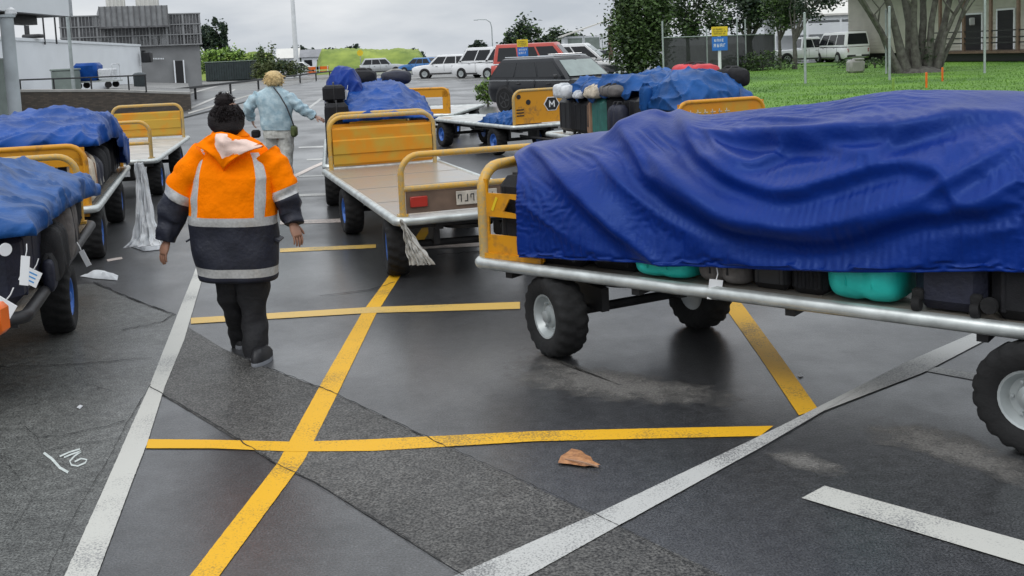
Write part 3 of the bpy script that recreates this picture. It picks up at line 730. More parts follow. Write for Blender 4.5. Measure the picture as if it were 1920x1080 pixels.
def big_tarp():
    ridge_s = [-.1, 0, .3, .62, .82, 1.0, 1.18, 1.5, 2, 2.4, 3, 3.6, 4.1, 4.4]; ridge_h = [1.19, 1.20, 1.25, 1.285, 1.345, 1.395, 1.375, 1.40, 1.455, 1.51, 1.49, 1.45, 1.12, .84]
    hs, hh = [0, .4, 1.0, 1.45, 2.29, 3.0, 4.4], [.58, .59, .625, .645, .70, .775, .82]
    prof_y = [-.635, -.63, -.61, -.53, -.34, -.05, .25, .52, .62, .63]; prof_z = [0, .22, .47, .70, .89, 1.0, .97, .80, .5, .1]
    # smooth arc-length parameter of the section
    ts = [0]
    for i in range(1, len(prof_y)): ts.append(ts[-1] + math.hypot(prof_y[i] - prof_y[i - 1], (prof_z[i] - prof_z[i - 1]) * .8))
    ts = [t / ts[-1] for t in ts]
    NS, NT = 240, 140
    def cr(xs, ys, x):
        i = max(0, min(len(xs) - 2, next((k for k in range(len(xs) - 1) if x <= xs[k + 1]), len(xs) - 2)))
        t = (x - xs[i]) / (xs[i + 1] - xs[i]); p0 = ys[max(0, i - 1)]; p1, p2 = ys[i], ys[i + 1]; p3 = ys[min(len(ys) - 1, i + 2)]
        return .5 * (2 * p1 + (p2 - p0) * t + (2 * p0 - 5 * p1 + 4 * p2 - p3) * t * t + (3 * p1 - p0 - 3 * p2 + p3) * t ** 3)
    tt = np.linspace(0, 1, NT); PYY = np.array([cr(ts, prof_y, t) for t in tt]); PZZ = np.array([cr(ts, prof_z, t) for t in tt])
    # left boundary of the sheet: cut back along the bottom, a tip at the shoulder
    x0 = np.array([interp([0, .20, .30, .37, .47, .60, 1], [.36, .335, .26, .09, .06, .02, .0], t) for t in tt])
    S = np.zeros((NS, NT)); Yc = np.zeros((NS, NT)); Z = np.zeros((NS, NT))
    for i in range(NS):
        u = i / (NS - 1); s = x0 + (4.38 - x0) * u
        hm = np.interp(s, hs, hh); rg = np.array([cr(ridge_s, ridge_h, a) for a in s])
        S[i] = s; Yc[i] = PYY * (1 - .04 * np.exp(-s * 3)); Z[i] = hm + (rg - hm) * PZZ
    base = np.stack([S, Yc, Z], -1)
    def normals(a):
        du = np.gradient(a, axis=0); dv = np.gradient(a, axis=1); n = np.cross(du, dv); n /= np.linalg.norm(n, axis=-1, keepdims=True) + 1e-9; return n
    N0 = normals(base)
    if N0[NS // 2, NT // 2, 2] < 0: N0 = -N0
    Q = np.cumsum(np.linalg.norm(np.diff(base, axis=1, prepend=base[:, :1]), axis=-1), axis=1)
    # where the surface appears from the camera, to read the fold lines off the photograph
    Mw = np.array(F1); wp = base @ Mw[:3, :3].T + Mw[:3, 3]
    cr3 = np.array(cam_rot); q = (wp - np.array(CAM)) @ cr3
    px = PX - q[..., 0] / q[..., 2] * FPX; py = PY + q[..., 1] / q[..., 2] * FPX
    lim = int(NT * .66)
    D = np.zeros((NS, NT))
    def fold(pts, amp, wa, wb, dip=.35):
        loc = []
        for (cx, cy) in pts:
            X, Yp = 860 + cx * .552, 150 + cy * .552
            d2 = (px[:, :lim] - X) ** 2 + (py[:, :lim] - Yp) ** 2; k = np.unravel_index(np.argmin(d2), d2.shape); loc.append((S[k], Q[k]))
        # smooth the polyline
        P_ = np.array(loc); fine = []
        for i in range(len(P_) - 1):
            p0 = P_[max(0, i - 1)]; p1 = P_[i]; p2 = P_[i + 1]; p3 = P_[min(len(P_) - 1, i + 2)]
            for t in np.linspace(0, 1, 6, endpoint=False):
                fine.append(.5 * (2 * p1 + (p2 - p0) * t + (2 * p0 - 5 * p1 + 4 * p2 - p3) * t * t + (3 * p1 - p0 - 3 * p2 + p3) * t ** 3))
        fine.append(P_[-1]); fine = np.array(fine)
        best = np.full((NS, NT), 1e9); sg = np.zeros((NS, NT)); al = np.zeros((NS, NT)); n = len(fine) - 1
        for i in range(n):
            a, b = fine[i], fine[i + 1]; ab = b - a; L2 = (ab ** 2).sum() + 1e-9
            t = np.clip(((S - a[0]) * ab[0] + (Q - a[1]) * ab[1]) / L2, 0, 1)
            dx = S - (a[0] + ab[0] * t); dy = Q - (a[1] + ab[1] * t); d = np.hypot(dx, dy)
            m = d < best; best = np.where(m, d, best); sg = np.where(m, np.sign(ab[0] * (Q - a[1]) - ab[1] * (S - a[0])), sg); al = np.where(m, (i + t) / n, al)
        if fine[-1][0] < fine[0][0]: sg = -sg
        taper = np.clip(np.minimum(al, 1 - al) * 5, 0, 1) ** .7
        up = sg > 0   # uphill side of the fold
        wv = np.where(up, wa * .8, wb * .75)
        r = .7 * np.exp(-(best / wv) ** 1.05) + .3 * np.exp(-(best / (wv * .30)) ** 1.3)
        dd = -dip * np.exp(-((best - wb * 1.9) / (wb * 1.1)) ** 2) * (~up)
        return 1.7 * amp * taper * (r + .7 * dd)
    F = []
    F.append(fold([(240, 238), (320, 300), (400, 385), (500, 475), (600, 555), (700, 628), (770, 655)], .042, .11, .05))
    F.append(fold([(545, 175), (610, 270), (700, 360), (800, 430), (920, 490), (1060, 525), (1200, 538), (1290, 532), (1400, 505), (1550, 460), (1750, 420), (1920, 330)], .065, .12, .04, .5))
    F.append(fold([(600, 200), (680, 290), (780, 372), (900, 445), (1030, 482), (1150, 490), (1300, 470), (1450, 430), (1600, 380), (1760, 300), (1920, 200)], .045, .09, .035, .4))
    F.append(fold([(735, 130), (790, 210), (860, 285), (960, 345), (1080, 372), (1170, 372), (1280, 345), (1420, 300), (1540, 295), (1650, 325)], .060, .10, .035, .55))
    F.append(fold([(835, 160), (880, 232), (940, 272), (1000, 287), (1060, 255), (1110, 215), (1140, 190)], .045, .07, .03, .5))
    F.append(fold([(1050, 212), (1160, 205), (1280, 238), (1400, 245), (1480, 205), (1580, 165), (1700, 150)], .035, .08, .03, .5))
    F.append(fold([(840, 178), (1000, 188), (1200, 192), (1400, 186), (1550, 172), (1700, 132), (1920, 112)], .05, .14, .035, .6))
    F.append(fold([(480, 190), (560, 168), (640, 125), (700, 118)], .035, .07, .05, .2))
    F.append(fold([(170, 300), (230, 245), (300, 250)], .03, .06, .05, .1))
    F.append(fold([(1500, 300), (1640, 320), (1690, 400), (1780, 432), (1900, 400)], .028, .06, .03, .4))
    F.append(fold([(760, 560), (900, 600), (1100, 630), (1400, 640), (1700, 600)], .018, .10, .06, .2))
    F.append(fold([(200, 400), (300, 480), (420, 560), (560, 600)], .012, .07, .05, .2))
    F.append(fold([(420, 235), (520, 320), (640, 420), (760, 500), (900, 560), (1100, 590), (1300, 590)], .022, .07, .04, .3))
    F.append(fold([(1000, 330), (1150, 300), (1300, 275), (1450, 270)], .02, .05, .03, .3))
    F.append(fold([(1250, 620), (1450, 560), (1700, 520), (1920, 500)], .016, .08, .05, .2))
    rf = random.Random(31)
    mains = [[(545, 175), (700, 360), (920, 490), (1200, 538), (1550, 460), (1920, 330)], [(600, 200), (780, 372), (1030, 482), (1300, 470), (1600, 380), (1920, 200)], [(735, 130), (860, 285), (1080, 372), (1280, 345), (1540, 295)], [(320, 300), (500, 475), (700, 628)], [(840, 178), (1200, 192), (1550, 172), (1920, 112)]]
    for ln in mains:
        for k in range(5):
            a = rf.uniform(0, .45); c = a + rf.uniform(.3, .55); off = rf.uniform(-55, 55); pts = []
            for q in range(6):
                f = min(.999, lerp(a, c, q / 5)) * (len(ln) - 1); i_ = int(f); tq = f - i_; x_, y_ = [lerp(ln[i_][d_], ln[i_ + 1][d_], tq) for d_ in (0, 1)]
                pts.append((x_ + rf.uniform(-8, 8), y_ + off * (1 - .3 * q / 5) + rf.uniform(-5, 5)))
            F.append(fold(pts, rf.uniform(.007, .018), rf.uniform(.04, .07), rf.uniform(.025, .04), .2))
    for k in range(16):    # short slanting creases
        x_, y_ = rf.uniform(200, 1850), rf.uniform(220, 600); dx_, dy_ = rf.uniform(60, 160), rf.uniform(-40, 60)
        F.append(fold([(x_, y_), (x_ + dx_ * .5, y_ + dy_ * .5 + rf.uniform(-8, 8)), (x_ + dx_, y_ + dy_)], rf.uniform(.004, .009), .03, .02, .1))
    F.append(fold([(900, 410), (1050, 440), (1200, 440), (1400, 390), (1600, 340)], .018, .05, .03, .3))
    for f in F: D += f
    for _ in range(1):    # round the crests to the thickness of the sheet
        E = np.pad(D, 1, mode='edge'); D = (E[:-2, 1:-1] + E[2:, 1:-1] + E[1:-1, :-2] + E[1:-1, 2:] + 2 * E[1:-1, 1:-1]) / 6
    # broad slack between the high points, then fine creasing
    D -= .05 * np.exp(-((S - 1.5) / .8) ** 2) * np.exp(-((Q - .62) / .22) ** 2)
    for i in range(NS):
        for j in range(0, NT):
            s, qv = S[i, j], Q[i, j]
            D[i, j] += .012 * nz(s * 2.2, qv * 3.2, 1) + .007 * (.3 - abs(nz(s * 4 + qv * 4, qv * 3, 3))) + .0028 * (.25 - abs(nz(s * 9 + qv * 6, qv * 7, 5))) + .0008 * nz(s * 25, qv * 25, 9)
    out = base + N0 * D[..., None]
    # let the sheet settle: a flat, barely stretchable cloth with some slack, sagging between the high points
    X = out.copy(); ls = np.linalg.norm(np.diff(X, axis=0), axis=-1); lt = np.linalg.norm(np.diff(X, axis=1), axis=-1)
    rs_ = np.full(ls.shape, ls.mean() * 1.002); k_ = np.ones(41) / 41
    col = np.convolve(np.pad(lt.mean(1), 20, mode='edge'), k_, mode='valid'); rt_ = np.repeat(col[:, None] * 1.008, NT - 1, 1)
    dmin = -.012 - .05 * np.exp(-((S - 1.5) / 1.0) ** 2) * np.exp(-((Q - .75) / .32) ** 2) - .03 * np.exp(-((S - 3.0) / .6) ** 2) * np.exp(-((Q - .7) / .3) ** 2)
    free = np.ones((NS, NT)); free[-1] = 0; free[:, -22:] = 0; free[0, int(NT * .55):] = 0; free[:, 0] = .25; free[0, :] *= .5; X0 = X.copy(); dmin = np.minimum(dmin, D - .025)
    def con(a, b, rest, wa, wb, k):
        d = b - a; L = np.linalg.norm(d, axis=-1); c = k * (L - rest) / (L * (wa + wb + 1e-9) + 1e-12); v = d * c[..., None]; a += v * wa[..., None]; b -= v * wb[..., None]
    for it in range(90):
        X[..., 2] -= .00012 * free; X += (X0 - X) * .05 * free[..., None]
        for o in (0, 1):
            con(X[o:-1:2], X[o + 1::2], rs_[o::2], free[o:-1:2], free[o + 1::2], 1)
            con(X[:, o:-1:2], X[:, o + 1::2], rt_[:, o::2], free[:, o:-1:2], free[:, o + 1::2], 1)
        for o in (0, 1):
            n_ = (NS - 1 - o) // 2
            A = slice(o, o + 2 * n_, 2); B = slice(o + 1, o + 1 + 2 * n_, 2); rd = np.sqrt(rs_[A][:n_, :-0 or None][:, :NT - 1] ** 2 + rt_[A][:n_] ** 2)
            for p in (0, 1):
                m_ = (NT - 1 - p) // 2; a_ = slice(p, p + 2 * m_, 2); b_ = slice(p + 1, p + 1 + 2 * m_, 2); r2 = rd[:, a_]
                con(X[A, a_], X[B, b_], r2, free[A, a_], free[B, b_], .35); con(X[B, a_], X[A, b_], r2, free[B, a_], free[A, b_], .35)
        # bending: pull towards the mean of the neighbours two steps away when folded too tightly
        lap = np.zeros_like(X); lap[1:-1] += X[:-2] + X[2:] - 2 * X[1:-1]; lap[:, 1:-1] += X[:, :-2] + X[:, 2:] - 2 * X[:, 1:-1]
        X += lap * (.024 * free)[..., None]
        d = ((X - base) * N0).sum(-1); push = np.maximum(0, dmin - d); X += N0 * (push * free)[..., None]
        X[:, 0] += (X0[:, 0] - X[:, 0]) * .5
    for _ in range(2):
        lap = np.zeros_like(X); lap[1:-1] += X[:-2] + X[2:] - 2 * X[1:-1]; lap[:, 1:-1] += X[:, :-2] + X[:, 2:] - 2 * X[:, 1:-1]; X += lap * .06
    # finer mesh
    def up2(a):
        n = a.shape[0]; p = np.concatenate([2 * a[:1] - a[1:2], a, 2 * a[-1:] - a[-2:-1]]); mid = (-p[:-3] + 9 * p[1:-2] + 9 * p[2:-1] - p[3:]) / 16
        r = np.empty((2 * n - 1,) + a.shape[1:]); r[0::2] = a; r[1::2] = mid; return r
    out = up2(X); out = np.swapaxes(up2(np.swapaxes(out, 0, 1)), 0, 1); NS, NT = out.shape[:2]
    b = MB(); b.v = (out.reshape(-1, 3) @ Mw[:3, :3].T + Mw[:3, 3]).tolist()
    for i in range(NS - 1):
        for j in range(NT - 1):
            a = i * NT + j; b.f.append([a, a + NT, a + NT + 1, a + 1]); b.m.append(0)
    o = b.build('tarpaulin', M['tarp'], None, 75)
    tag(o, 'large deep blue tarpaulin in swagged folds over the big right-hand cart', 'tarpaulin', 'blue tarpaulins over luggage'); return solid(o)
big_tarp()

def loaf(label, frame, x0, x1, y0, y1, top, hem, m, seed=0, n=5, amp=.03, fs=2.4, nu=140, nv=110, group='blue tarpaulins over luggage', ridges=()):
    b = MB(); cx, cy, hx, hy = (x0 + x1) / 2, (y0 + y1) / 2, (x1 - x0) / 2, (y1 - y0) / 2
    def f(u, v):
        a = math.sin((u - .5) * math.pi); c = math.sin((v - .5) * math.pi)
        e = (max(0, 1 - abs(a) ** n)) ** (1 / n) * (max(0, 1 - abs(c) ** n)) ** (1 / n)
        x, y = cx + hx * a, cy + hy * c
        h0 = hem(a, c); h1 = top(x, y)
        z = h0 + (h1 - h0) * e
        wx, wy = x + .12 * nz(x * 2, y * 2, seed + 40), y + .12 * nz(x * 2, y * 2, seed + 50)
        r1 = max(0, 1 - abs(nz(wx * fs + seed, wy * fs * 1.3 + z * fs, seed)) * 1.7) ** 3; r2 = max(0, 1 - abs(nz((wx + wy) * fs * 1.1, (wy - wx) * fs * .8 + z * 2, seed + 8)) * 1.8) ** 4
        r3 = max(0, 1 - abs(nz(wx * fs * 2.4 + z * 3, wy * fs * 2.2 - z * 2, seed + 15)) * 1.8) ** 4
        k = amp * (.75 * r1 + .65 * r2 + .28 * r3 - .5) + amp * .8 * nz(x * fs * .9, y * fs + z * 2, seed + 3)
        # on the hanging sides the folds push outwards, on top upwards
        side = 1 - e
        ox = a * side; oy = c * side; l = math.hypot(ox, oy) or 1
        return frame @ Vector((x + k * ox / l * min(1, side * 2), y + k * oy / l * min(1, side * 2), z + k * (1 - side * .7)))
    b.sheet(nu, nv, f); o = b.build('tarpaulin', m, None, 75)
    tag(o, label, 'tarpaulin', group); return solid(o, .005)

F3 = fr(C3, AX3)
def top3(x, y):
    h = interp([.1, .35, 1.2, 2.2, 3.6], [1.15, 1.22, 1.42, 1.46, 1.42], x)
    return h - .16 * smooth(-.28, -.62, y) + .03 * nz(x * 2, y * 2, 3)
loaf('bright blue tarpaulin over the load straight beyond the empty deck cart', F3, .04, 3.7, -.68, .44, top3, lambda a, c: 1.04 if (a < -.7) else .95 if c < 0 else 1.0, M['tarp_mid'], 4, 6, .045, 2.2)
FB = fr(CB, AL)
def topB(x, y):
    return interp([.1, .6, 1.6, 2.2, 2.8, 3.5, 4], [1.2, 1.30, 1.36, 1.34, 1.26, 1.22, 1.1], x) + .04 * nz(x * 1.6, y * 1.5, 7)
loaf('mid blue tarpaulin draped over the second cart of the left row', FB, .22, 3.72, -.70, .66, topB, lambda a, c: interp([-1, -.2, .1, .35, .6, 1], [1.08, 1.06, 1.02, .86, .62, .60], a) if c < .5 else .9, M['tarp_mid'], 9, 5, .05, 1.9)
FA = fr(CA, AL) @ Matrix.Translation((-.7, 0, 0))
def topA(x, y):
    return interp([0, 1.5, 2.4, 3.0, 3.6, 4], [1.2, 1.22, 1.2, 1.17, 1.10, 1.0], x) - .10 * smooth(-.25, -.62, y) + .03 * nz(x * 1.8, y * 1.5, 2)
loaf('faded pale blue tarpaulin over the nearest cart at the left photo edge', FA, .62, 3.82, -.74, .6, topA, lambda a, c: (interp([-1, -.2, .4, .8, 1], [.95, .92, .87, .80, .77], a) if c < 0 else .9), M['tarp_faded'], 21, 4, .05, 1.8)
FH = fr(CH, AH2)
loaf('small faded blue tarpaulin piece slumped over the first black suitcases', FH, .62, 1.7, -.60, .30, lambda x, y: 1.36 + .10 * nz(x * 3, y * 3, 1) - .1 * smooth(.9, .5, x), lambda a, c: 1.10 + .08 * math.sin(a * 7) if c < 0 else 1.05, M['tarp_faded'], 31, 2.6, .05, 2.6, 120, 100)
loaf('wrinkled faded blue tarpaulin in the middle of the suitcase cart', FH, 1.55, 2.7, -.60, .62, lambda x, y: 1.44 + .06 * nz(x * 3, y * 3, 5) - .12 * smooth(2.2, 2.7, x), lambda a, c: 1.17 + .07 * math.sin(a * 6 + 1) if c < 0 else 1.0, M['tarp_faded'], 33, 2.8, .055, 2.4, 120, 100)
loaf('peaked blue tarpaulin behind the yellow gate in front of the lawn', FH, 2.70, 3.74, -.56, .60, lambda x, y: 1.47 - .06 * smooth(3.3, 3.7, x), lambda a, c: 1.0, M['tarp_faded'], 36, 2.1, .05, 2.6, 120, 100)
loaf('crumpled blue tarpaulin end lying on the bare background cart deck', fr(CF, AH), 2.3, 3.5, -.5, .15, lambda x, y: .72 + .07 * nz(x * 4, y * 4, 2) + .05 * smooth(2.8, 3.5, x), lambda a, c: .545, M['tarp_faded'], 41, 2.2, .05, 4, 80, 70)

# ------------------------------------------------------------------ luggage
def W2(frame, p): return frame @ Vector(p)
LUG = 'bags and cases on the carts'
def suitcase(label, frame, p, dims, m, rz=0, tilt=0, cat='suitcase', wheels=True, handle='top', ribs=3):
    """p: centre of the base, dims: length x, depth y, height z in the cart's frame"""
    l, d, h = dims
    t = thing('suitcase', label, cat, (0, 0, 0), 0, LUG); t.matrix_world = frame @ Matrix.Translation(p) @ Matrix.Rotation(rz, 4, 'Z') @ Matrix.Rotation(tilt, 4, 'Y')
    z0 = .035 if wheels else 0
    b = MB(); b.box((0, 0, z0 + (h - z0) / 2), (l, d, h - z0), ch=min(l, d, h) * .16)
    for i in range(ribs):
        x = lerp(-l * .32, l * .32, i / max(1, ribs - 1)); b.box((x, 0, z0 + (h - z0) * .5), (.025, d + .012, (h - z0) * .78), ch=.006)
    b.build('shell', M[m], t, 30)
    b = MB(); b.box((0, 0, z0 + (h - z0) / 2), (l * .985 + .012, .012, (h - z0) * .985 + .012), ch=.004); b.build('zip_band', M['trim'], t)
    b = MB()
    if handle == 'top': b.tube([(-.09, 0, h - .01), (-.085, 0, h + .025), (0, 0, h + .035), (.085, 0, h + .025), (.09, 0, h - .01)], .011, 6)
    else: b.tube([(l / 2 - .01, 0, h * .4), (l / 2 + .03, 0, h * .43), (l / 2 + .03, 0, h * .57), (l / 2 - .01, 0, h * .6)], .011, 6)
    b.build('handle', M['trim'], t)
    if wheels:
        for sx in (-1, 1):
            for sy in (-1, 1):
                b = MB(); b.lathe([(.0, -.014), (.026, -.014), (.028, 0), (.026, .014), (0, .014)], o=(sx * l * .36, sy * d * .32, .028), ax=(0, 1, 0), n=12); b.build('castor', M['rubber'], t)
    return t
def duffel(label, frame, p, dims, m, rz=0, cat='bag', strap='trim', waist=.12, seed=0, name='duffel_bag', pucker=.02):
    l, d, h = dims
    t = thing(name, label, cat, (0, 0, 0), 0, LUG); t.matrix_world = frame @ Matrix.Translation(p) @ Matrix.Rotation(rz, 4, 'Z')
    b = MB(); rs = []; N = 22
    for i in range(N + 1):
        u = i / N * 2 - 1; e = (max(0, 1 - abs(u) ** 5)) ** .25; e = max(e, .06); wv = 1 - waist * math.exp(-(u / .13) ** 2)
        ring = []
        for k in range(28):
            a = 2 * math.pi * k / 28; ca, sa = math.cos(a), math.sin(a)
            y = d / 2 * e * wv * math.copysign(abs(ca) ** .6, ca); z = h / 2 + h / 2 * e * wv * math.copysign(abs(sa) ** .62, sa)
            q = pucker * nz(u * 4 + seed, y * 6, z * 7); ring.append(Vector((u * l / 2, y * (1 + q * 3), max(0, z + q * (1 if sa > 0 else .2)))))
        rs.append(ring)
    b.rings(rs); b.build('body', M[m], t, 70)
    b = MB()
    for x in (-l * .17, l * .17):
        pth = [(x, -d / 2 * .98, h * .30), (x, -d * .42, h * .82), (x * .8, -d * .12, h * 1.08), (x * .8, d * .12, h * 1.08), (x, d * .42, h * .82), (x, d / 2 * .98, h * .30)]
        b.tube(pth, .014, 6, flat=.4)
    b.build('strap', M[strap], t); return t

def s_on(px, py, perp=.05):
    """distance along cart 1 where a ray meets the vertical plane just inside the near rail"""
    n = Vector((.63, .78, 0)); o = Vector((-.25, 6.2, 0)) + n * perp; d = ray(px, py); k = (o - CAM).dot(n) / d.dot(n); q = CAM + d * k
    return (q - o).dot(Vector((.78, -.63, 0)))
def between(px0, px1, py): a, c = s_on(px0, py), s_on(px1, py); return (a + c) / 2, abs(c - a)
ZD = .540
suitcase('tall black case standing inside the yellow corner plate of the big cart', F1, (.30, -.30, ZD), (.44, .38, .50), 'black_fabric', wheels=False)
c, l = between(1000, 1090, 505); suitcase('flat black case beside the yellow corner plate under the big tarpaulin', F1, (c, -.32, ZD), (l, .44, .26), 'black_shell', wheels=False, ribs=2)
c, l = between(1095, 1185, 510); suitcase('black case left of the smaller turquoise bag under the big tarpaulin', F1, (c, -.30, ZD), (l, .42, .25), 'black_fabric', wheels=False, ribs=2)
c, l = between(1187, 1297, 520); duffel('smaller turquoise bag peeking under the tarpaulin between rail and hem', F1, (c, -.395, ZD), (l, .42, .22), 'teal_fabric', strap='teal_fabric', waist=.05, seed=1)
c, l = between(1303, 1398, 530); duffel('grey canvas bag with a white paper tag hanging on the big cart', F1, (c, -.375, ZD), (l, .40, .22), 'grey_fabric', seed=2)
c, l = between(1398, 1470, 540); suitcase('black case right of the tagged grey canvas bag', F1, (c, -.30, ZD), (l, .42, .27), 'black_shell', wheels=False, ribs=2)
c, l = between(1474, 1542, 545); suitcase('black ribbed case touching the larger turquoise bag', F1, (c, -.31, ZD), (l, .42, .28), 'black_fabric', wheels=False, ribs=4)
c, l = between(1543, 1690, 550); duffel('larger turquoise duffel bag with a centre crease under the big tarpaulin hem', F1, (c, -.385, ZD), (l * .97, .44, .30), 'teal_fabric', strap='teal_fabric', waist=.055, seed=5)
c, l = between(1708, 1848, 560); nb = suitcase('dark navy soft case with castors over the rail of the big cart', F1, (c, -.36, ZD + .01), (l * .96, .42, .32), 'navy_fabric', wheels=False, ribs=0)
for x in (-l * .40, l * .38):
    b = MB(); b.lathe([(.008, -.018), (.03, -.018), (.034, 0), (.03, .018), (.008, .018)], o=(x, -.235, .03), ax=(1, 0, .1), n=14); b.box((x, -.215, .07), (.05, .04, .06), ch=.01); b.build('castor', M['rubber'], nb)
c, l = between(1852, 2010, 565); nb = suitcase('black case with a round castor at the far right of the big cart', F1, (c, -.36, ZD), (l, .42, .34), 'black_fabric', wheels=False, ribs=3)
b = MB(); b.lathe([(.008, -.018), (.034, -.018), (.038, 0), (.034, .018), (.008, .018)], o=(-l * .47, -.235, .07), ax=(0, 1, .1), n=14); b.build('castor', M['rubber'], nb)
# paper tag on the grey bag
def tagcard(p, w_, h_, label, m='paper', rot=0, lines=0, rx=0):
    t = thing('luggage_tag', label, 'luggage tag', p, 0, 'luggage tags'); t.rotation_euler = (rx, rot, 0)
    b = MB(); b.box((0, 0, -h_ / 2), (w_, .003, h_)); b.build('card', M[m], t)
    b = MB(); b.tube([(0, 0, 0), (.004, 0, .03), (-.003, .01, .06)], .003, 5); b.build('string', M['paper'], t)
    if lines:
        b = MB()
        for i in range(lines): b.box((0, -.0025, -h_ * (.25 + .5 * i / max(1, lines - 1))), (w_ * .6, .001, h_ * .09))
        b.build('print', M['blueprint'], t)
    return t
p = W2(F1, (s_on(1350, 525), -.60, .585)); tagcard(p, .07, .105, 'blank white paper tag hanging over the silver rail under the big tarpaulin', rot=.15)

# cart 3 load
suitcase('tall black case standing at the near left corner of the loaded middle cart', F3, (.38, .50, ZD), (.50, .28, .72), 'black_fabric')
suitcase('dark grey-black case behind the corner case on the loaded middle cart', F3, (.95, .50, ZD), (.50, .28, .74), 'black_shell')
suitcase('black case lying across the two standing cases, topmost beside the tarpaulin', F3, (.62, .52, ZD + .735), (.60, .26, .19), 'black_fabric', wheels=False)
suitcase('navy case farther back on the left side of the loaded middle cart', F3, (1.6, .50, ZD), (.55, .28, .78), 'navy_fabric')
suitcase('black case at the far left end of the loaded middle cart', F3, (2.3, .50, ZD), (.60, .28, .76), 'black_shell')
loaf('dark blue sheet bunched up highest at the left of the loaded middle cart', F3, 1.0, 1.55, .14, .62, lambda x, y: 1.66 - .12 * abs(x - 1.2) + .1 * y, lambda a, c: 1.22, M['tarp'], 52, 2.2, .04, 3, 70, 60)
duffel('round black bag on top of the load just right of the blue bundle', F3, (2.2, .12, 1.40), (.55, .40, .22), 'black_fabric', seed=8)
duffel('low dark bag with grey straps on the top right of the middle load', F3, (2.6, -.38, 1.38), (.55, .42, .20), 'navy_fabric', seed=9, strap='plastic_grey')
tagcard(W2(F3, (.62, .36, 1.40)), .05, .12, 'white tag strip fluttering beside the blue bundle', rot=.3)

# cart B load and crumpled paper
duffel('large black bag in shadow on the right side of the second left cart', FB, (1.75, -.42, ZD), (.9, .42, .44), 'black_fabric', seed=11)
duffel('dark holdall behind the gate of the second left cart', FB, (.82, -.45, ZD), (.75, .38, .40), 'navy_fabric', seed=12, strap='plastic_grey')
suitcase('black case at the far corner of the second left cart, under the hanging tarpaulin', FB, (3.1, -.42, ZD), (.9, .36, .45), 'black_shell', wheels=False)
duffel('crumpled brown and cream sack at the corner of the yellow window plate', FB, (.30, -.52, ZD), (.34, .24, .44), 'cream_fabric', seed=14, name='sack', strap='tan_fabric', pucker=.05)
# cart A load
suitcase('black case above the blue-rimmed wheel on the nearest left cart', FA, (2.05, -.40, ZD), (.66, .42, .40), 'black_fabric', wheels=False)
duffel('grey rucksack hanging over the side above the blue-rimmed wheel', FA, (2.35, -.60, .50), (.44, .26, .46), 'grey_fabric', seed=15, name='rucksack')
suitcase('dark case with hanging tags at the left photo edge', FA, (1.22, -.42, ZD), (.86, .42, .42), 'navy_fabric', wheels=False)
duffel('black bag at the far end of the nearest left cart beneath the tarpaulin tip', FA, (3.15, -.45, ZD), (.95, .40, .40), 'black_fabric', seed=17)
duffel('soft black bag slumped over the side between the tagged case and rucksack', FA, (1.72, -.62, .50), (.5, .24, .36), 'black_fabric', seed=71)
def onA(px, py, off=-.72):
    n = DN; o = CA + n * (-off); d = ray(px, py); k = (o - CAM).dot(n) / d.dot(n); return CAM + d * k
b = MB(); tg = thing('luggage_tag', 'round white disc tag on dark case at the left photo edge', 'luggage tag', onA(10, 468), 0, 'luggage tags')
b.lathe([(0, -.002), (.030, -.002), (.030, .002), (0, .002)], ax=(.8, -.6, 0), n=20); b.build('card', M['paper'], tg)
tagcard(onA(63, 505), .10, .085, 'white square tag printed with blue lines hanging on the dark case', rot=.5, lines=3)
tagcard(onA(48, 480), .045, .15, 'long narrow white tag strip beside the blue printed square', rot=.15)
tagcard(onA(12, 562, -.74), .11, .09, 'tilted white label above the orange box at the photo edge', rot=.6)
tagcard(onA(152, 470, -.80), .035, .11, 'slim white tag on a grey strap beside the rucksack', rot=-.4)
b = MB(); b.box((0, 0, 0), (.07, .11, .13), ch=.02); ob = b.build('orange_box', M['orange_plastic']); ob.location = onA(-6, 598, -.76); tag(ob, 'orange plastic box low at the left photo edge', 'box')
duffel('small purple-grey pouch dangling beside the blue printed tag', FA, (1.42, -.68, .50), (.16, .07, .20), 'navy_fabric', seed=19, name='pouch')
# suitcase row on the background cart
xs = [(.55, .50, .52, 'black_shell'), (1.08, .50, .50, 'black_fabric'), (1.62, .42, .55, 'green_shell'), (2.10, .46, .58, 'black_fabric'), (2.58, .44, .60, 'black_shell')]
lb = ['black hard case nearest the yellow plate lettered M', 'black soft case below the clear plastic bag', 'dark green case with tan straps below the cream bundle', 'dark brown-black case right of the green case', 'black case at the right end of the suitcase row']
for (x, l, h, m), s in zip(xs, lb): suitcase(s, FH, (x, -.42, ZD), (l, .34, h), m)
suitcase('black case on the far side of the suitcase cart', FH, (1.2, .30, ZD), (.9, .40, .72), 'black_fabric'); suitcase('navy case on the far side under the wrinkled tarpaulin', FH, (2.2, .25, ZD), (.8, .5, .78), 'navy_fabric')
duffel('tan strapped bag wedged between the black and green cases', FH, (1.36, -.56, ZD), (.12, .10, .50), 'tan_fabric', seed=22)
duffel('clear plastic sack puffed up on top of the first black cases', FH, (.62, -.62, 1.07), (.44, .24, .20), 'plastic_white', seed=23, name='plastic_sack', strap='plastic_white', pucker=.04)
duffel('twisted cream cloth bundle on top of the green case', FH, (1.60, -.64, 1.10), (.36, .16, .15), 'cream_fabric', seed=25, name='cloth_bundle', strap='cream_fabric', pucker=.09)
duffel('grey holdall slumped on top of the brown-black case', FH, (2.15, -.60, 1.13), (.5, .24, .16), 'grey_fabric', seed=61)
duffel('small white carrier bag on the front edge of the suitcase row', FH, (1.10, -.62, 1.08), (.22, .12, .10), 'plastic_white', seed=62, name='carrier_bag', strap='plastic_white', pucker=.05)
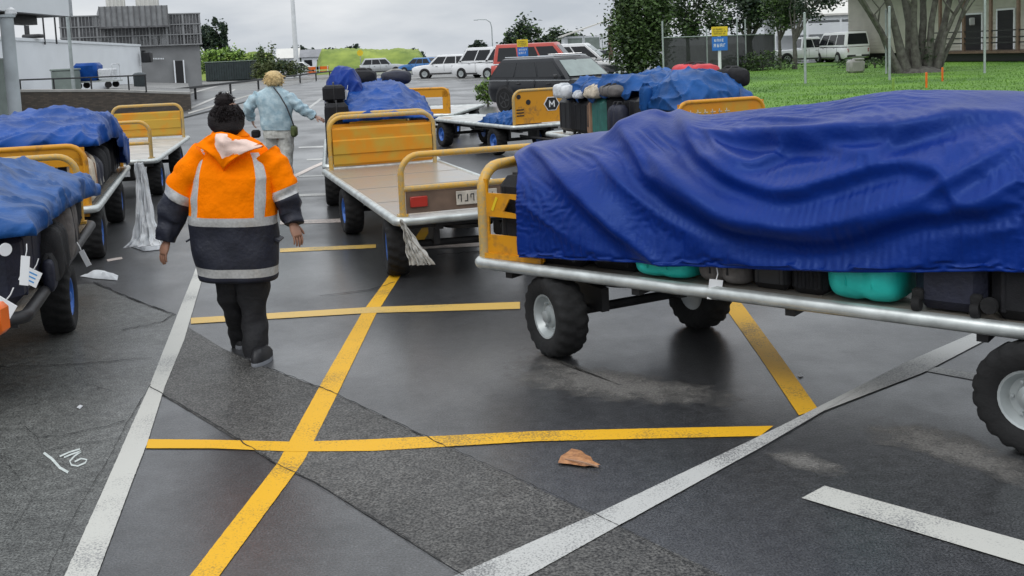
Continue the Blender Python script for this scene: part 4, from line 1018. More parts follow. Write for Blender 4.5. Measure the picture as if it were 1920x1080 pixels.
duffel('black backpack leaning on the front of the suitcase row', FH, (2.40, -.66, .60), (.36, .20, .44), 'navy_fabric', seed=63, name='backpack')
duffel('bright red bag between the two blue tarpaulin humps', FH, (2.62, .38, 1.26), (.75, .40, .26), 'red_fabric', seed=26)
duffel('black bag poking out behind the peaked tarpaulin', FH, (3.25, .52, 1.22), (.5, .3, .24), 'black_fabric', seed=27)
duffel('pale blue cloth strip stuffed left of the peaked tarpaulin', FH, (2.95, -.55, .95), (.16, .14, .34), 'tarp_faded', seed=28, name='cloth_roll', strap='tarp_faded')

# ------------------------------------------------------------------ people
def skin_mesh(nodes, edges, root, sub=2):
    """grow one continuous surface round a posed skeleton"""
    names = list(nodes); me = bpy.data.meshes.new('skeleton')
    me.from_pydata([nodes[n][0] for n in names], [(names.index(a), names.index(b)) for a, b in edges], [])
    o = bpy.data.objects.new('skeleton', me); COL.objects.link(o)
    o.modifiers.new('skin', 'SKIN'); sm = o.modifiers.new('sub', 'SUBSURF'); sm.levels = sm.render_levels = sub
    for i, n in enumerate(names):
        r = nodes[n][1]; d = me.skin_vertices[0].data[i]; d.radius = r if isinstance(r, tuple) else (r, r); d.use_root = (n == root)
    dg = bpy.context.evaluated_depsgraph_get(); dg.update()
    res = bpy.data.meshes.new_from_object(o.evaluated_get(dg)); bpy.data.objects.remove(o)
    return res
def hand(b, wrist, dirv, palm_n, thumb_side, sz=1.0, curl=.5):
    """palm and five bent fingers appended to builder b"""
    d = Vector(dirv).normalized(); n = Vector(palm_n); n = (n - d * n.dot(d)).normalized(); s = d.cross(n).normalized() * thumb_side
    o = Vector(wrist)
    rs = []
    for u, wd, th in ((-.012, .026, .022), (.02, .034, .020), (.05, .041, .018), (.08, .040, .015), (.092, .036, .011)):
        rs.append([o + d * u * sz + s * math.cos(a) * wd * sz + n * math.sin(a) * th * sz for a in [k * math.pi / 5 for k in range(10)]])
    b.rings(rs)
    for off, ln, r in ((.030, .068, .0085), (.010, .078, .009), (-.011, .072, .0085), (-.030, .056, .0075)):
        p = o + (d * .082 + s * off) * sz; pts = [p - d * .015 * sz, p]; cd = d.copy()
        for k in range(3):
            cd = (cd + n * curl * (.35 + .25 * k)).normalized(); p = p + cd * ln * sz / 3 * (1.15 - .15 * k); pts.append(p)
        b.tube(pts, [r * sz, r * sz, r * .98 * sz, r * .9 * sz, r * .6 * sz], 7)
    p = o + (d * .025 + s * .032) * sz; cd = (d * .75 + s * .75 + n * .25).normalized(); pts = [p - cd * .015 * sz, p]
    for k in range(3):
        p = p + cd * .022 * sz; pts.append(p); cd = (cd + d * .25 + n * .12).normalized()
    b.tube(pts, [.011 * sz, .0115 * sz, .0105 * sz, .0095 * sz, .006 * sz], 7)
def head_rings(b, c, fwd, right, up, h=.235):
    """a head with brow, nose, mouth, chin and ears"""
    prof = [(-.5, .12, .02), (-.44, .27, .05), (-.34, .33, .06), (-.2, .365, .02), (-.05, .385, -.01), (.1, .40, -.03), (.25, .385, -.04), (.38, .31, -.05), (.46, .19, -.05), (.5, .04, -.05)]
    rs = []
    for z, r, off in prof:
        ring = []
        for k in range(28):
            a = 2 * math.pi * k / 28; x, y = math.cos(a), math.sin(a)
            rx, ry = r * .80, r * .98
            yy = y * ry + off
            if y > 0:
                nose = math.exp(-((x * rx) / .055) ** 2)
                yy += nose * (.085 * math.exp(-((z + .10) / .07) ** 2) + .03 * math.exp(-((z + .28) / .035) ** 2) + .02 * math.exp(-((z - .1) / .05) ** 2))
                yy -= .035 * math.exp(-((abs(x * rx) - .14) / .06) ** 2) * math.exp(-((z - .02) / .05) ** 2)
            ring.append(c + right * (x * rx * h) + fwd * (yy * h) + up * (z * h))
        rs.append(ring)
    b.rings(rs)
    for sg in (-1, 1):
        e = c + right * sg * .31 * h - fwd * .03 * h - up * .05 * h
        b.tube([e - up * .11 * h, e + right * sg * .05 * h + up * .02 * h, e + right * sg * .05 * h + up * .10 * h - fwd * .02 * h, e + up * .12 * h], [.02 * h, .045 * h, .05 * h, .02 * h], 7)
def cloth_rings(rows, n, Yd, depth_fn=None, seed=0, amp=.006, fine=14):
    """horizontal rings of a garment from (y pixel, left x, right x, half depth, depth offset)"""
    rs = []
    for (py, xl, xr, dp, off) in rows:
        a, c = P(xl, py, Yd + off), P(xr, py, Yd + off); m = (a + c) / 2; rx = (c - a) / 2
        ring = []
        for k in range(n):
            t = 2 * math.pi * k / n; ct, st = math.cos(t), math.sin(t)
            x = math.copysign(abs(ct) ** .85, ct); y = math.copysign(abs(st) ** .85, st)
            p = m + rx * x + Vector((0, dp * y, 0)); q = amp * nz(p.x * fine, p.y * fine, p.z * fine + seed) + amp * 1.2 * nz(p.x * 5 + p.z * 3, p.z * 5, seed + 4)
            nv = Vector((rx.length * x, dp * y, 0)); nv = nv.normalized() if nv.length > 0 else nv
            ring.append(p + nv * q)
        rs.append(ring)
    return rs
def refine(rows, step):
    out = []
    for i in range(len(rows) - 1):
        k = max(1, int(abs(rows[i + 1][0] - rows[i][0]) / step))
        for j in range(k): out.append(tuple(lerp(a, c, j / k) for a, c in zip(rows[i], rows[i + 1])))
    out.append(rows[-1]); return out
def sleeve(pts, rad, seg=22, n=22, seed=0, amp=.008):
    """rings along a bent arm"""
    pts = [Vector(p) for p in pts]; L = [0]
    for i in range(1, len(pts)): L.append(L[-1] + (pts[i] - pts[i - 1]).length)
    rs = []; us = []
    for i in range(seg + 1):
        u = i / seg * L[-1]; k = max(j for j in range(len(L)) if L[j] <= u + 1e-9); k = min(k, len(pts) - 2); t = (u - L[k]) / (L[k + 1] - L[k])
        p0 = pts[max(0, k - 1)]; p1 = pts[k]; p2 = pts[k + 1]; p3 = pts[min(len(pts) - 1, k + 2)]
        c = .5 * (2 * p1 + (p2 - p0) * t + (2 * p0 - 5 * p1 + 4 * p2 - p3) * t * t + (3 * p1 - p0 - 3 * p2 + p3) * t ** 3)
        r = lerp(rad[k], rad[k + 1], t); d = (p2 - p1).normalized(); x = d.cross(Vector((0, 1, 0))).normalized(); y = x.cross(d)
        f = i / seg
        rs.append([c + (x * math.cos(a) + y * math.sin(a)) * (r + amp * nz(f * 9 + seed, math.cos(a) * 1.5, math.sin(a) * 1.5) + amp * .6 * math.sin(f * 26 + 2.5 * math.cos(a + seed) + 3 * nz(f * 5, a, seed))) for a in [2 * math.pi * k2 / n for k2 in range(n)]])
        us.append(f)
    return rs, us
def rel(b, o):
    b.v = [tuple(Vector(v) - o) for v in b.v]; return b
def add_mesh(b, me, off=Vector()):
    b.add([v.co + off for v in me.vertices], [list(p.vertices) for p in me.polygons])

def hivis_person():
    Yd = 6.12; O = G(462, 676); O.z = 0
    t = thing('person', 'person in orange and navy hi-vis jacket with dark hair bun, walking away', 'person', O)
    J = lambda x, y, dy=0: P(x, y, Yd + dy)
    # posed skeleton
    nd = {'pelvis': (J(445, 490), .12), 'waist': (J(443, 420), .115), 'chest': (J(440, 330), .125), 'collar': (J(433, 268), .075), 'neck': (J(430, 247), .052), 'skull': (J(427, 226), .06),
          'sh_l': (J(388, 288), .06), 'el_l': (J(338, 372, .02), .046), 'wr_l': (J(314, 446, -.02), .03), 'sh_r': (J(492, 292), .06), 'el_r': (J(534, 370), .046), 'wr_r': (J(548, 415, -.03), .03),
          'hip_l': (J(428, 520), .085), 'kn_l': (J(440, 590, .12), .06), 'an_l': (J(454, 642, .30), .04), 'to_l': (J(452, 650, .48), .035),
          'hip_r': (J(474, 520), .085), 'kn_r': (J(478, 600, .02), .06), 'an_r': (J(480, 668, -.06), .04), 'to_r': (J(490, 682, .06), .035)}
    ed = [('pelvis', 'waist'), ('waist', 'chest'), ('chest', 'collar'), ('collar', 'neck'), ('neck', 'skull'), ('chest', 'sh_l'), ('sh_l', 'el_l'), ('el_l', 'wr_l'), ('chest', 'sh_r'), ('sh_r', 'el_r'), ('el_r', 'wr_r'),
          ('pelvis', 'hip_l'), ('hip_l', 'kn_l'), ('kn_l', 'an_l'), ('an_l', 'to_l'), ('pelvis', 'hip_r'), ('hip_r', 'kn_r'), ('kn_r', 'an_r'), ('an_r', 'to_r')]
    b = MB(); add_mesh(b, skin_mesh(nd, ed, 'pelvis'))
    up = Vector((.02, .12, 1)).normalized(); fw = Vector((0, 1, -.12)).normalized(); rt = fw.cross(up).normalized()
    head_rings(b, J(426, 222, .02), fw, rt, up, .225)
    hand(b, J(313, 452, -.02), J(309, 472, -.02) - J(316, 446), Vector((.6, .7, .2)), -1, .92, .45)
    hand(b, J(549, 420, -.03), J(558, 440, -.03) - J(547, 412), Vector((-.7, .6, .1)), 1, .92, .55)
    rel(b, O).build('body', M['skin'], t, 80)
    # hair and bun
    b = MB(); rs = []
    for (py, xl, xr, dp, off) in refine([(191, 416, 434, .03, .02), (196, 404, 444, .08, .02), (207, 396, 452, .115, .02), (220, 393, 457, .13, .01), (234, 394, 457, .125, -.01), (243, 399, 454, .10, -.04), (251, 408, 446, .06, -.07)], 2.5):
        rs.append(cloth_rings([(py, xl, xr, dp, off)], 34, Yd, seed=3, amp=.006, fine=18)[0])
    b.rings(rs); hr_ = random.Random(12)
    def tuft(p0, p1, r=.004):
        mid = (p0 + p1) / 2 + Vector((hr_.gauss(0, .008), hr_.gauss(0, .008), hr_.gauss(0, .008))); b.tube([p0, mid, p1], [r, r * .9, r * .3], 4)
    cen = J(425, 222)
    for k in range(1100):     # strands combed up towards the bun, and flyaways round the outline
        a = hr_.uniform(0, 6.28); z = hr_.uniform(-1, .85); rr_ = math.sqrt(1 - z * z)
        d = Vector((rr_ * math.cos(a) * .100, rr_ * math.sin(a) * .128, z * .085)); p0 = cen + d * hr_.uniform(.98, 1.06)
        up_ = (J(421, 196) - p0).normalized(); out = d.normalized(); fl = hr_.random() < .07
        p1 = p0 + up_ * hr_.uniform(.03, .07) + out * (hr_.uniform(.01, .03) if fl else hr_.uniform(-.004, .008)); tuft(p0, p1, .0014 if fl else .0026)
    rel(b, O).build('hair', M['hair'], t, 70)
    b = MB(); rs = []
    for row in refine([(175, 417, 424, .015, .0), (177.5, 410, 431, .04, .0), (184, 405, 436, .058, .0), (192, 404, 437, .062, .0), (199, 406, 436, .058, .0), (206, 410, 432, .05, .01)], 2):
        rs.append(cloth_rings([row], 26, Yd, seed=8, amp=.006, fine=26)[0])
    b.rings(rs); cen = J(420.5, 190)
    for k in range(150):
        a = hr_.uniform(0, 6.28); z = hr_.uniform(-.9, .95); rr_ = math.sqrt(1 - z * z); d = Vector((rr_ * math.cos(a), rr_ * math.sin(a), z)) * .052; tg_ = d.cross(Vector((hr_.gauss(0, 1), hr_.gauss(0, 1), hr_.gauss(0, 1)))).normalized()
        tuft(cen + d, cen + d * hr_.uniform(.98, 1.04) + tg_ * .03, .0022)
    rel(b, O).build('hair_bun', M['hair'], t, 70)
    # jacket body: orange above, navy below, grey tapes
    rows = refine([(246, 406, 454, .075, 0), (256, 396, 468, .09, 0), (266, 386, 486, .10, 0), (278, 376, 500, .115, 0), (294, 368, 510, .135, 0), (330, 362, 520, .16, -.01), (370, 358, 520, .17, -.01), (409, 357, 519, .175, -.01), (450, 361, 521, .175, 0), (490, 369, 522, .17, 0), (517, 374, 522, .165, 0), (522, 377, 520, .155, 0)], 2.6)
    n = 96; rs = cloth_rings(rows, n, Yd, seed=1, amp=.012, fine=8)
    def mf(i, j):
        py = rows[i][0]; a = 2 * math.pi * (j + .5) / n; c, s = math.cos(a), math.sin(a)
        if 399 < py < 416: return 2
        if 493 < py < 510: return 2
        if py >= 416: return 1
        if py > 282 and s < 0 and (-.88 < c < -.68 or .58 < c < .78): return 2
        if 255 < py <= 282 and s < 0 and -.93 < c < -.76: return 2
        return 0
    b = MB(); b.rings(rs, mf=mf, caps=False); jk = rel(b, O).build('jacket', [M['hivis'], M['navy'], M['tape']], t, 70)
    solid(jk, .012)
    # pocket flaps sticking out at the sides
    for x, s in ((361, -1), (521, 1)):
        b = MB(); b.box(J(x, 446), (.05, .12, .012), ry=.5 * s); rel(b, O).build('pocket_flap', M['navy'], t)
    # sleeves
    for side, pts, rad in (('l', [J(392, 288), J(362, 325), J(336, 372, .01), J(320, 415), J(312, 452, -.02)], [.10, .110, .102, .078, .055]), ('r', [J(490, 292), J(518, 328), J(537, 372), J(546, 398), J(549, 420, -.03)], [.10, .105, .086, .068, .054])):
        rs, us = sleeve(pts, rad, 40, 26, 2 if side == 'l' else 7, .011)
        cut = (.44, .54) if side == 'l' else (.50, .62)
        def mf(i, j): return 0 if us[i] < cut[0] else 2 if us[i] < cut[1] else 1
        b = MB(); b.rings(rs, mf=mf); rel(b, O).build('sleeve', [M['hivis'], M['navy'], M['tape']], t, 70)
    # hood lying on the back
    b = MB(); NU, NV = 90, 60
    def hd(u, v):
        # u across, v from collar to the tip of the hood
        yl = lerp(248, 281, v ** .8); xl = lerp(400, 378, min(1, v * 2)) if v < .5 else lerp(378, 428, ((v - .5) * 2) ** 1.2)
        xr = lerp(458, 506, min(1, v * 2)) if v < .5 else lerp(506, 432, ((v - .5) * 2) ** 1.2)
        yc = lerp(243, 320, v); k = 1 - abs(u * 2 - 1) ** 1.7
        py = lerp(lerp(252, 285, v), yc, k)
        p = J(lerp(xl, xr, u), py); bul = .13 + .085 * k * math.sin(math.pi * min(1, v * .9 + .12)) + .012 * nz(u * 6, v * 5, 3) + .014 * math.sin(v * 9 + abs(u - .5) * 7) * k
        return p + Vector((0, -bul, .0))
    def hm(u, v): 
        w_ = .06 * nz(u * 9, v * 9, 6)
        pale = (.33 + w_ < u < .66 + w_ and .03 < v < .66 - .5 * (u - .33) + w_ and v < .9 * (u - .2) * 3) or (.60 < u < .97 and .18 + w_ < v < .56 - .2 * (u - .6) + w_)  # faces where the glare is painted onto the orange hood
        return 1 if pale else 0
    b.sheet(NU, NV, hd, mf=hm); ho = rel(b, O).build('hood', [M['hivis'], M['hood_glare']], t, 70); solid(ho, .02)
    b = MB(); rs = cloth_rings(refine([(240, 405, 453, .07, .02), (246, 400, 458, .088, .01), (254, 396, 468, .10, 0)], 2), 40, Yd, seed=5, amp=.006); b.rings(rs, caps=False); solid(rel(b, O).build('collar', M['hivis'], t, 70), .02)
    # trousers and shoes
    b = MB(); rs = cloth_rings(refine([(470, 385, 512, .14, 0), (500, 398, 506, .14, 0), (524, 404, 501, .13, 0)], 4), 40, Yd, seed=9); b.rings(rs)
    for rows in ([(480, 390, 458, .12, 0), (505, 400, 458, .11, 0), (560, 409, 460, .095, .05), (590, 417, 461, .085, .11), (620, 430, 467, .072, .22), (640, 434, 473, .07, .28), (653, 438, 472, .064, .30)], [(480, 440, 512, .12, 0), (505, 443, 506, .12, 0), (560, 448, 501, .10, .01), (600, 454, 500, .09, .0), (630, 458, 498, .08, -.04), (648, 459, 500, .083, -.05), (664, 461, 498, .078, -.06)]):
        rs = cloth_rings(refine(rows, 4), 30, Yd, seed=rows[0][1], amp=.016, fine=12); b.rings(rs)
    rel(b, O).build('trousers', M['trouser'], t, 70)
    for heel, toe, sd in ((G(478, 689), G(496, 672) + Vector((.03, .05, 0)), 1), (G(452, 655), G(455, 641), -1)):
        d = (toe - heel); d.z = 0; d.normalize(); s_ = Vector((d.y, -d.x, 0)); base = heel - d * .02
        for nm, mm, zs in (('shoe', 'shoe', ((.022, 1), (.05, 1.0), (.075, .86), (.098, .62))), ('sole', 'sole', ((.0, .98), (.012, 1.03), (.024, 1.02)))):
            b = MB(); rs = []
            for z, k in zs:
                ring = []
                for q in range(26):
                    a = 2 * math.pi * q / 26; u = math.cos(a); v = math.sin(a); ln = .125 if u > 0 else .10
                    cx = .11; wid = .048 * (1 + .12 * u) * (1 if nm == 'sole' else (1 if z < .06 else .85))
                    xx = cx + u * ln * (k if u < 0 or nm == 'sole' else (1 if z < .04 else lerp(1, k, .95) - .35 * max(0, z - .05) * 10 * max(0, u)))
                    ring.append(base + d * xx + s_ * v * wid * min(1, k + .1) + Vector((0, 0, z)))
                rs.append(ring)
            b.rings(rs); ob = rel(b, O).build(nm, M[mm], t, 60)
hivis_person()

def denim_person():
    Yd = 15.3; O = G(523, 333); O.z = 0
    t = thing('person', 'person with short blond hair in pale denim jacket and cream trousers, one arm out', 'person', O)
    J = lambda x, y, dy=0: P(x, y, Yd + dy)
    nd = {'pelvis': (J(521, 246), .13), 'waist': (J(518, 222), .12), 'chest': (J(513, 192), .14), 'collar': (J(511, 170), .08), 'neck': (J(511, 163), .055), 'skull': (J(512, 150), .06),
          'sh_l': (J(485, 180), .06), 'el_l': (J(468, 202), .05), 'wr_l': (J(472, 222, .12), .032), 'sh_r': (J(539, 182), .06), 'el_r': (J(563, 203), .048), 'wr_r': (J(590, 218), .032),
          'hip_l': (J(508, 254), .095), 'kn_l': (J(512, 290, .12), .065), 'an_l': (J(516, 322, .2), .045), 'to_l': (J(516, 326, .36), .035),
          'hip_r': (J(534, 254), .095), 'kn_r': (J(537, 292), .065), 'an_r': (J(540, 328, -.05), .045), 'to_r': (J(541, 332, .12), .035)}
    ed = [('pelvis', 'waist'), ('waist', 'chest'), ('chest', 'collar'), ('collar', 'neck'), ('neck', 'skull'), ('chest', 'sh_l'), ('sh_l', 'el_l'), ('el_l', 'wr_l'), ('chest', 'sh_r'), ('sh_r', 'el_r'), ('el_r', 'wr_r'),
          ('pelvis', 'hip_l'), ('hip_l', 'kn_l'), ('kn_l', 'an_l'), ('an_l', 'to_l'), ('pelvis', 'hip_r'), ('hip_r', 'kn_r'), ('kn_r', 'an_r'), ('an_r', 'to_r')]
    b = MB(); add_mesh(b, skin_mesh(nd, ed, 'pelvis'))
    up = Vector((0, .1, 1)).normalized(); fw = Vector((.1, 1, -.1)).normalized(); rt = fw.cross(up).normalized(); up = rt.cross(fw)
    head_rings(b, J(513, 149, .02), fw, rt, up, .24)
    hand(b, J(592, 219), J(600, 222) - J(590, 218), Vector((0, .5, -1)), -1, 1, .5)
    hand(b, J(472, 224, .12), Vector((.2, .3, -1)), Vector((1, .3, 0)), -1, 1, .4)
    rel(b, O).build('body', M['skin_pale'], t, 80)
    b = MB(); rs = []
    for row in refine([(132.5, 508, 516, .03, .0), (134.5, 503, 522, .08, .0), (139, 499, 527, .115, .0), (146, 497.5, 529, .13, -.01), (153, 499, 529, .12, -.03), (158, 502, 526, .09, -.05), (161, 507, 520, .05, -.06)], 1.2):
        rs.append(cloth_rings([row], 32, Yd, seed=3, amp=.016, fine=16)[0])
    b.rings(rs); cen = J(513, 147, -.01); hr_ = random.Random(5)
    for k in range(260):
        a = hr_.uniform(0, 6.28); z = hr_.uniform(-.8, 1); rr_ = math.sqrt(1 - z * z); d = Vector((rr_ * math.cos(a) * .122, rr_ * math.sin(a) * .125, z * .105)); p0 = cen + d * hr_.uniform(.95, 1.08)
        p1 = p0 + d * hr_.uniform(.05, .25) + Vector((hr_.gauss(0, .02), 0, -.03)); b.tube([p0, (p0 + p1) / 2 + d * .04, p1], [.008, .007, .003], 4)
    rel(b, O).build('hair', M['hair_blond'], t, 70)
    rows = refine([(161, 500, 523, .08, 0), (166, 494, 530, .10, 0), (172, 484, 540, .12, 0), (180, 477, 548, .14, 0), (195, 478, 549, .16, 0), (212, 486, 547, .165, 0), (228, 490, 549, .17, 0), (243, 491, 550, .17, 0)], 1.6)
    b = MB(); b.rings(cloth_rings(rows, 60, Yd, seed=4, amp=.016, fine=7), caps=False)
    for pts, rad in (([J(487, 180), J(473, 193), J(466, 206), J(472, 222, .12)], [.10, .095, .085, .06]), ([J(538, 182), J(555, 195), J(572, 208), J(591, 218)], [.10, .092, .08, .058])):
        rs, us = sleeve(pts, rad, 26, 20, rad[1] * 30, .016); b.rings(rs)
    jk = rel(b, O).build('denim_jacket', M['denim'], t, 70)
    b = MB(); b.tube([J(513, 164, -.12), J(524, 178, -.165), J(537, 200, -.19), J(546, 222, -.19), J(551, 236, -.16)], .016, 6, flat=.5); rel(b, O).build('bag_strap', M['trim'], t)
    b = MB()
    b.box(J(551, 246, -.02) - O, (.10, .16, .17), ch=.03); b.build('shoulder_bag', M['leaf_olive'], t)
    b = MB(); b.box(J(480, 251, .05) - O, (.13, .10, .12), ch=.025); b.build('hip_bag', M['black_fabric'], t)
    b = MB(); b.rings(cloth_rings(refine([(236, 492, 549, .15, 0), (250, 494, 550, .15, 0), (258, 496, 549, .14, 0)], 2), 40, Yd, seed=5))
    for rows in ([(250, 494, 524, .11, 0), (275, 498, 526, .10, .06), (300, 502, 527, .09, .12), (322, 506, 528, .08, .19)], [(250, 520, 551, .12, 0), (275, 523, 550, .11, .02), (300, 527, 549, .10, -.01), (328, 531, 549, .085, -.05)]):
        b.rings(cloth_rings(refine(rows, 2.5), 26, Yd, seed=rows[0][1], amp=.014, fine=8))
    rel(b, O).build('trousers', M['trouser_print'], t, 70)
    for x, y, dy in ((517, 328, .2), (541, 333, -.05)):
        p = G(x, y); b = MB(); b.box((p.x - O.x, p.y - O.y + .08, .045), (.10, .27, .085), ch=.035); b.build('shoe', M['cream_fabric'], t)
denim_person()

# ------------------------------------------------------------------ vehicles
def car_wheel(parent, x, y, r, w_=.2, rim='rim_grey'):
    b = MB(); b.lathe([(r * .62, -w_ / 2), (r * .93, -w_ / 2), (r, -w_ * .3), (r, w_ * .3), (r * .93, w_ / 2), (r * .62, w_ / 2), (0, w_ * .2)], ax=(0, 1, 0), n=24); o = b.build('wheel', M['rubber'], parent)
    b = MB(); s = 1 if y > 0 else -1
    b.lathe([(r * .62, w_ * .30), (r * .64, w_ * .52), (r * .56, w_ * .50), (r * .2, w_ * .36), (0, w_ * .40)], ax=(0, s, 0), n=20)
    for i in range(5):
        a = i * 2 * math.pi / 5; b.box((r * .34 * math.cos(a), s * w_ * .44, r * .34 * math.sin(a)), (r * .50, .03, r * .14), ry=-a)
    b.build('rim', M[rim], o); o.location = (x, y, r)
def vehicle(name, label, cat, loc, rz, L, Wd, H, paint, side, belt, roof, wb, r=.33, glass='glass', screen='glass', win_rear=True, rim='rim_grey', panel_rear=False, group=None, blank=()):
    """side: body outline (x, z) of bonnet and boot along the top, front at +x; roof: (x0 rear base, x1 rear top, x2 front top, x3 front base)"""
    t = thing(name, label, cat, loc, rz, group); hw = Wd / 2
    def topz(x): return interp([p[0] for p in side], [p[1] for p in side], x)
    xs = sorted(set([-L / 2, -L / 2 + .05, -L / 2 + .18] + [lerp(-L / 2 + .3, L / 2 - .3, i / 14) for i in range(15)] + [L / 2 - .18, L / 2 - .05, L / 2]))
    rs = []
    for x in xs:
        e = min(1, (L / 2 - abs(x)) / .35); k = .82 + .18 * math.sqrt(max(0, 1 - (1 - e) ** 2)); zb = .24 + .12 * (1 - e); tz = topz(x)
        half = [(.55, zb), (.92, zb + .03), (1.0, zb + .22), (1.0, lerp(zb, tz, .62)), (.965, tz - .10), (.93, tz - .03), (.80, tz)]
        rs.append([Vector((x, hw * k * a, z)) for a, z in half] + [Vector((x, -hw * k * a, z)) for a, z in half[::-1]])
    b = MB(); b.rings(rs); b.build('body', M[paint], t, 32)
    x0, x1, x2, x3 = roof; cab = []
    for f, (z, k) in {0: (belt - .04, .93), .35: (lerp(belt, H, .35), .885), .8: (lerp(belt, H, .80), .81), .95: (H - .03, .76), 1: (H, .62)}.items():
        xa, xb = lerp(x0, x1, f), lerp(x3, x2, f); y = hw * k; c = .10
        cab.append([Vector(p) for p in ((xa, -y + c, z), (xa + c * .6, -y, z), (lerp(xa, xb, .5), -y, z), (xb - c * .6, -y, z), (xb, -y + c, z), (xb + .02, 0, z + (.012 if f > .9 else 0)), (xb, y - c, z), (xb - c * .6, y, z), (lerp(xa, xb, .5), y, z), (xa + c * .6, y, z), (xa, y - c, z), (xa - .02, 0, z))])
    b = MB(); b.rings(cab); b.build('cabin', M[paint], t, 40)
    # side windows, set slightly proud of the pillars
    def cabp(f, xf, s, d=.006):
        z = lerp(belt, H, f); k = interp([0, .35, .8, .95, 1], [.93, .885, .81, .76, .62], f); xa, xb = lerp(x0, x1, f), lerp(x3, x2, f)
        return Vector((lerp(xa, xb, xf), s * (hw * k + d), z))
    nwin = 3 if (x3 - x0) > 2.4 else 2; cuts = [.05] + [lerp(.05, .95, (i + 1) / nwin) for i in range(nwin)]
    for s in (-1, 1):
        for i in range(nwin):
            if i in blank: continue
            a, c = cuts[i] + .012, cuts[i + 1] - .012
            b = MB(); b.prism([cabp(.08, a, s), cabp(.08, c, s), cabp(.42, c, s), cabp(.80, c, s), cabp(.80, a, s), cabp(.42, a, s)], (0, -s * .02, 0)); b.build('window', M[glass], t)
    if paint == 'car_black':
        for s in (-1, 1):
            b = MB(); b.box(((x0 + x3) / 2, s * (hw * .965), belt - .05), (x3 - x0 + .2, .03, .035)); b.build('belt_strip', M['chrome'], t)
            b = MB(); b.tube([(x1 + .1, s * hw * .68, H + .03), (x2 - .1, s * hw * .68, H + .03)], .022, 6); b.build('roof_rail', M['chrome'], t)
    for nm, front in (('windscreen', True), ('rear_window', False)):
        if nm == 'rear_window' and not win_rear: continue
        b = MB(); q = []
        for f, y in ((.10, -1), (.10, 1), (.86, 1), (.86, -1)):
            z = lerp(belt, H, f); k = interp([0, .35, .8, .95, 1], [.93, .885, .81, .76, .62], f); xx = lerp(x3, x2, f) + .022 if front else lerp(x0, x1, f) - .022
            q.append(Vector((xx, y * (hw * k - .12), z)))
        b.prism(q, (-.012 if front else .012, 0, 0)); b.build(nm, M[screen if front else glass], t)
    tzf, tzr = topz(L / 2), topz(-L / 2)
    for s in (-1, 1):
        b = MB(); b.box((L / 2 - .10, s * hw * .70, tzf - .20), (.16, .34, .15), ch=.04, rz=-s * .25); b.build('headlight', M['lamp'], t)
        b = MB(); b.box((-L / 2 + .05, s * hw * .76, tzr - .22), (.10, .16, .30), ch=.03); b.build('tail_light', M['lamp_red'], t)
        b = MB(); b.box((x3 - .35, s * (hw + .07), belt + .06), (.09, .16, .12), ch=.03); b.build('mirror', M['trim'], t)
        b = MB(); b.box((0, s * (hw - .015), .34), (L * .5, .05, .09), ch=.02); b.build('sill', M['trim'], t)
        for dx in (x0 * .35, x3 * .4): 
            b = MB(); b.box((dx, s * (hw + .004), belt - .14), (.16, .03, .03), ch=.01); b.build('door_handle', M['trim'], t)
    b = MB(); b.box((L / 2 - .02, 0, .46), (.10, Wd * .82, .22), ch=.04); b.box((L / 2 - .01, 0, tzf - .20), (.08, Wd * .36, .12), ch=.02); b.build('front_bumper', M['trim'], t)
    b = MB(); b.box((-L / 2 + .03, 0, .46), (.10, Wd * .84, .18), ch=.04); b.build('rear_bumper', M['trim'], t)
    for sx in (-1, 1):
        b = MB(); b.box((sx * (L / 2 + .035), 0, .50), (.012, .42, .13)); b.build('number_plate', M['paper'], t)
    for s in (-1, 1):
        for dx in (x0 + .62 * (x3 - x0), x0 + .28 * (x3 - x0)):
            b = MB(); b.box((dx, s * (hw + .001), .74), (.014, .01, max(.2, belt - .5))); b.build('door_seam', M['dark'], t)
    for x in (-wb / 2, wb / 2):
        for s in (-1, 1):
            b = MB(); b.lathe([(r + .07, -.02), (r + .07, .012), (0, .014)], o=(x, s * (hw - .012), r + .01), ax=(0, s, 0), n=22); b.build('wheel_arch', M['trim'], t)
            car_wheel(t, x, s * (hw - .06), r, .21, rim)
    return t
def at(px, py, Y): p = P(px, py, Y); p.z = 0; return p
SUV = [(-2.3, .95), (-2.1, 1.0), (.7, 1.02), (1.6, .98), (2.1, .90), (2.3, .78)]
HATCH = [(-2.0, .90), (-1.8, .95), (.6, .95), (1.4, .90), (1.85, .80), (2.0, .68)]
VAN = [(-2.4, 1.05), (1.2, 1.05), (1.75, 1.02), (2.25, .92), (2.4, .80)]
PARK = 'vehicles parked at the far side'
# black off-roader, turned three quarters towards the camera
vehicle('parked_car', 'black four wheel drive with pale windscreen behind the yellow lettered end plate', 'car', at(1050, 150, 29.6), R(-50), 4.6, 1.86, 1.56, 'car_black', [(-2.35, .96), (-2.15, 1.0), (.8, 1.0), (1.7, .96), (2.15, .88), (2.35, .78)], .98, (-2.25, -1.75, .55, 1.25), 2.75, .37, screen='glass_pale', rim='trim')
vehicle('parked_car', 'small silver car parked alone in front of the yellow-green bank', 'car', at(716, 125, 100), R(8), 4.3, 1.8, 1.62, 'car_silver', SUV, .98, (-2.05, -1.6, .35, 1.0), 2.6, .33, group=PARK)
vehicle('parked_car', 'white car facing left, between the blue car and the white vans', 'car', at(832, 130, 77), R(178), 4.6, 1.8, 1.70, 'car_white', SUV, 1.0, (-2.1, -1.7, .3, 1.1), 2.7, .34, group=PARK)
vehicle('parked_car', 'blue car mostly hidden behind the white car facing left', 'car', at(788, 120, 97), R(150), 4.2, 1.75, 1.5, 'car_blue', HATCH, .93, (-1.8, -1.3, .3, 1.0), 2.5, .31, group=PARK)
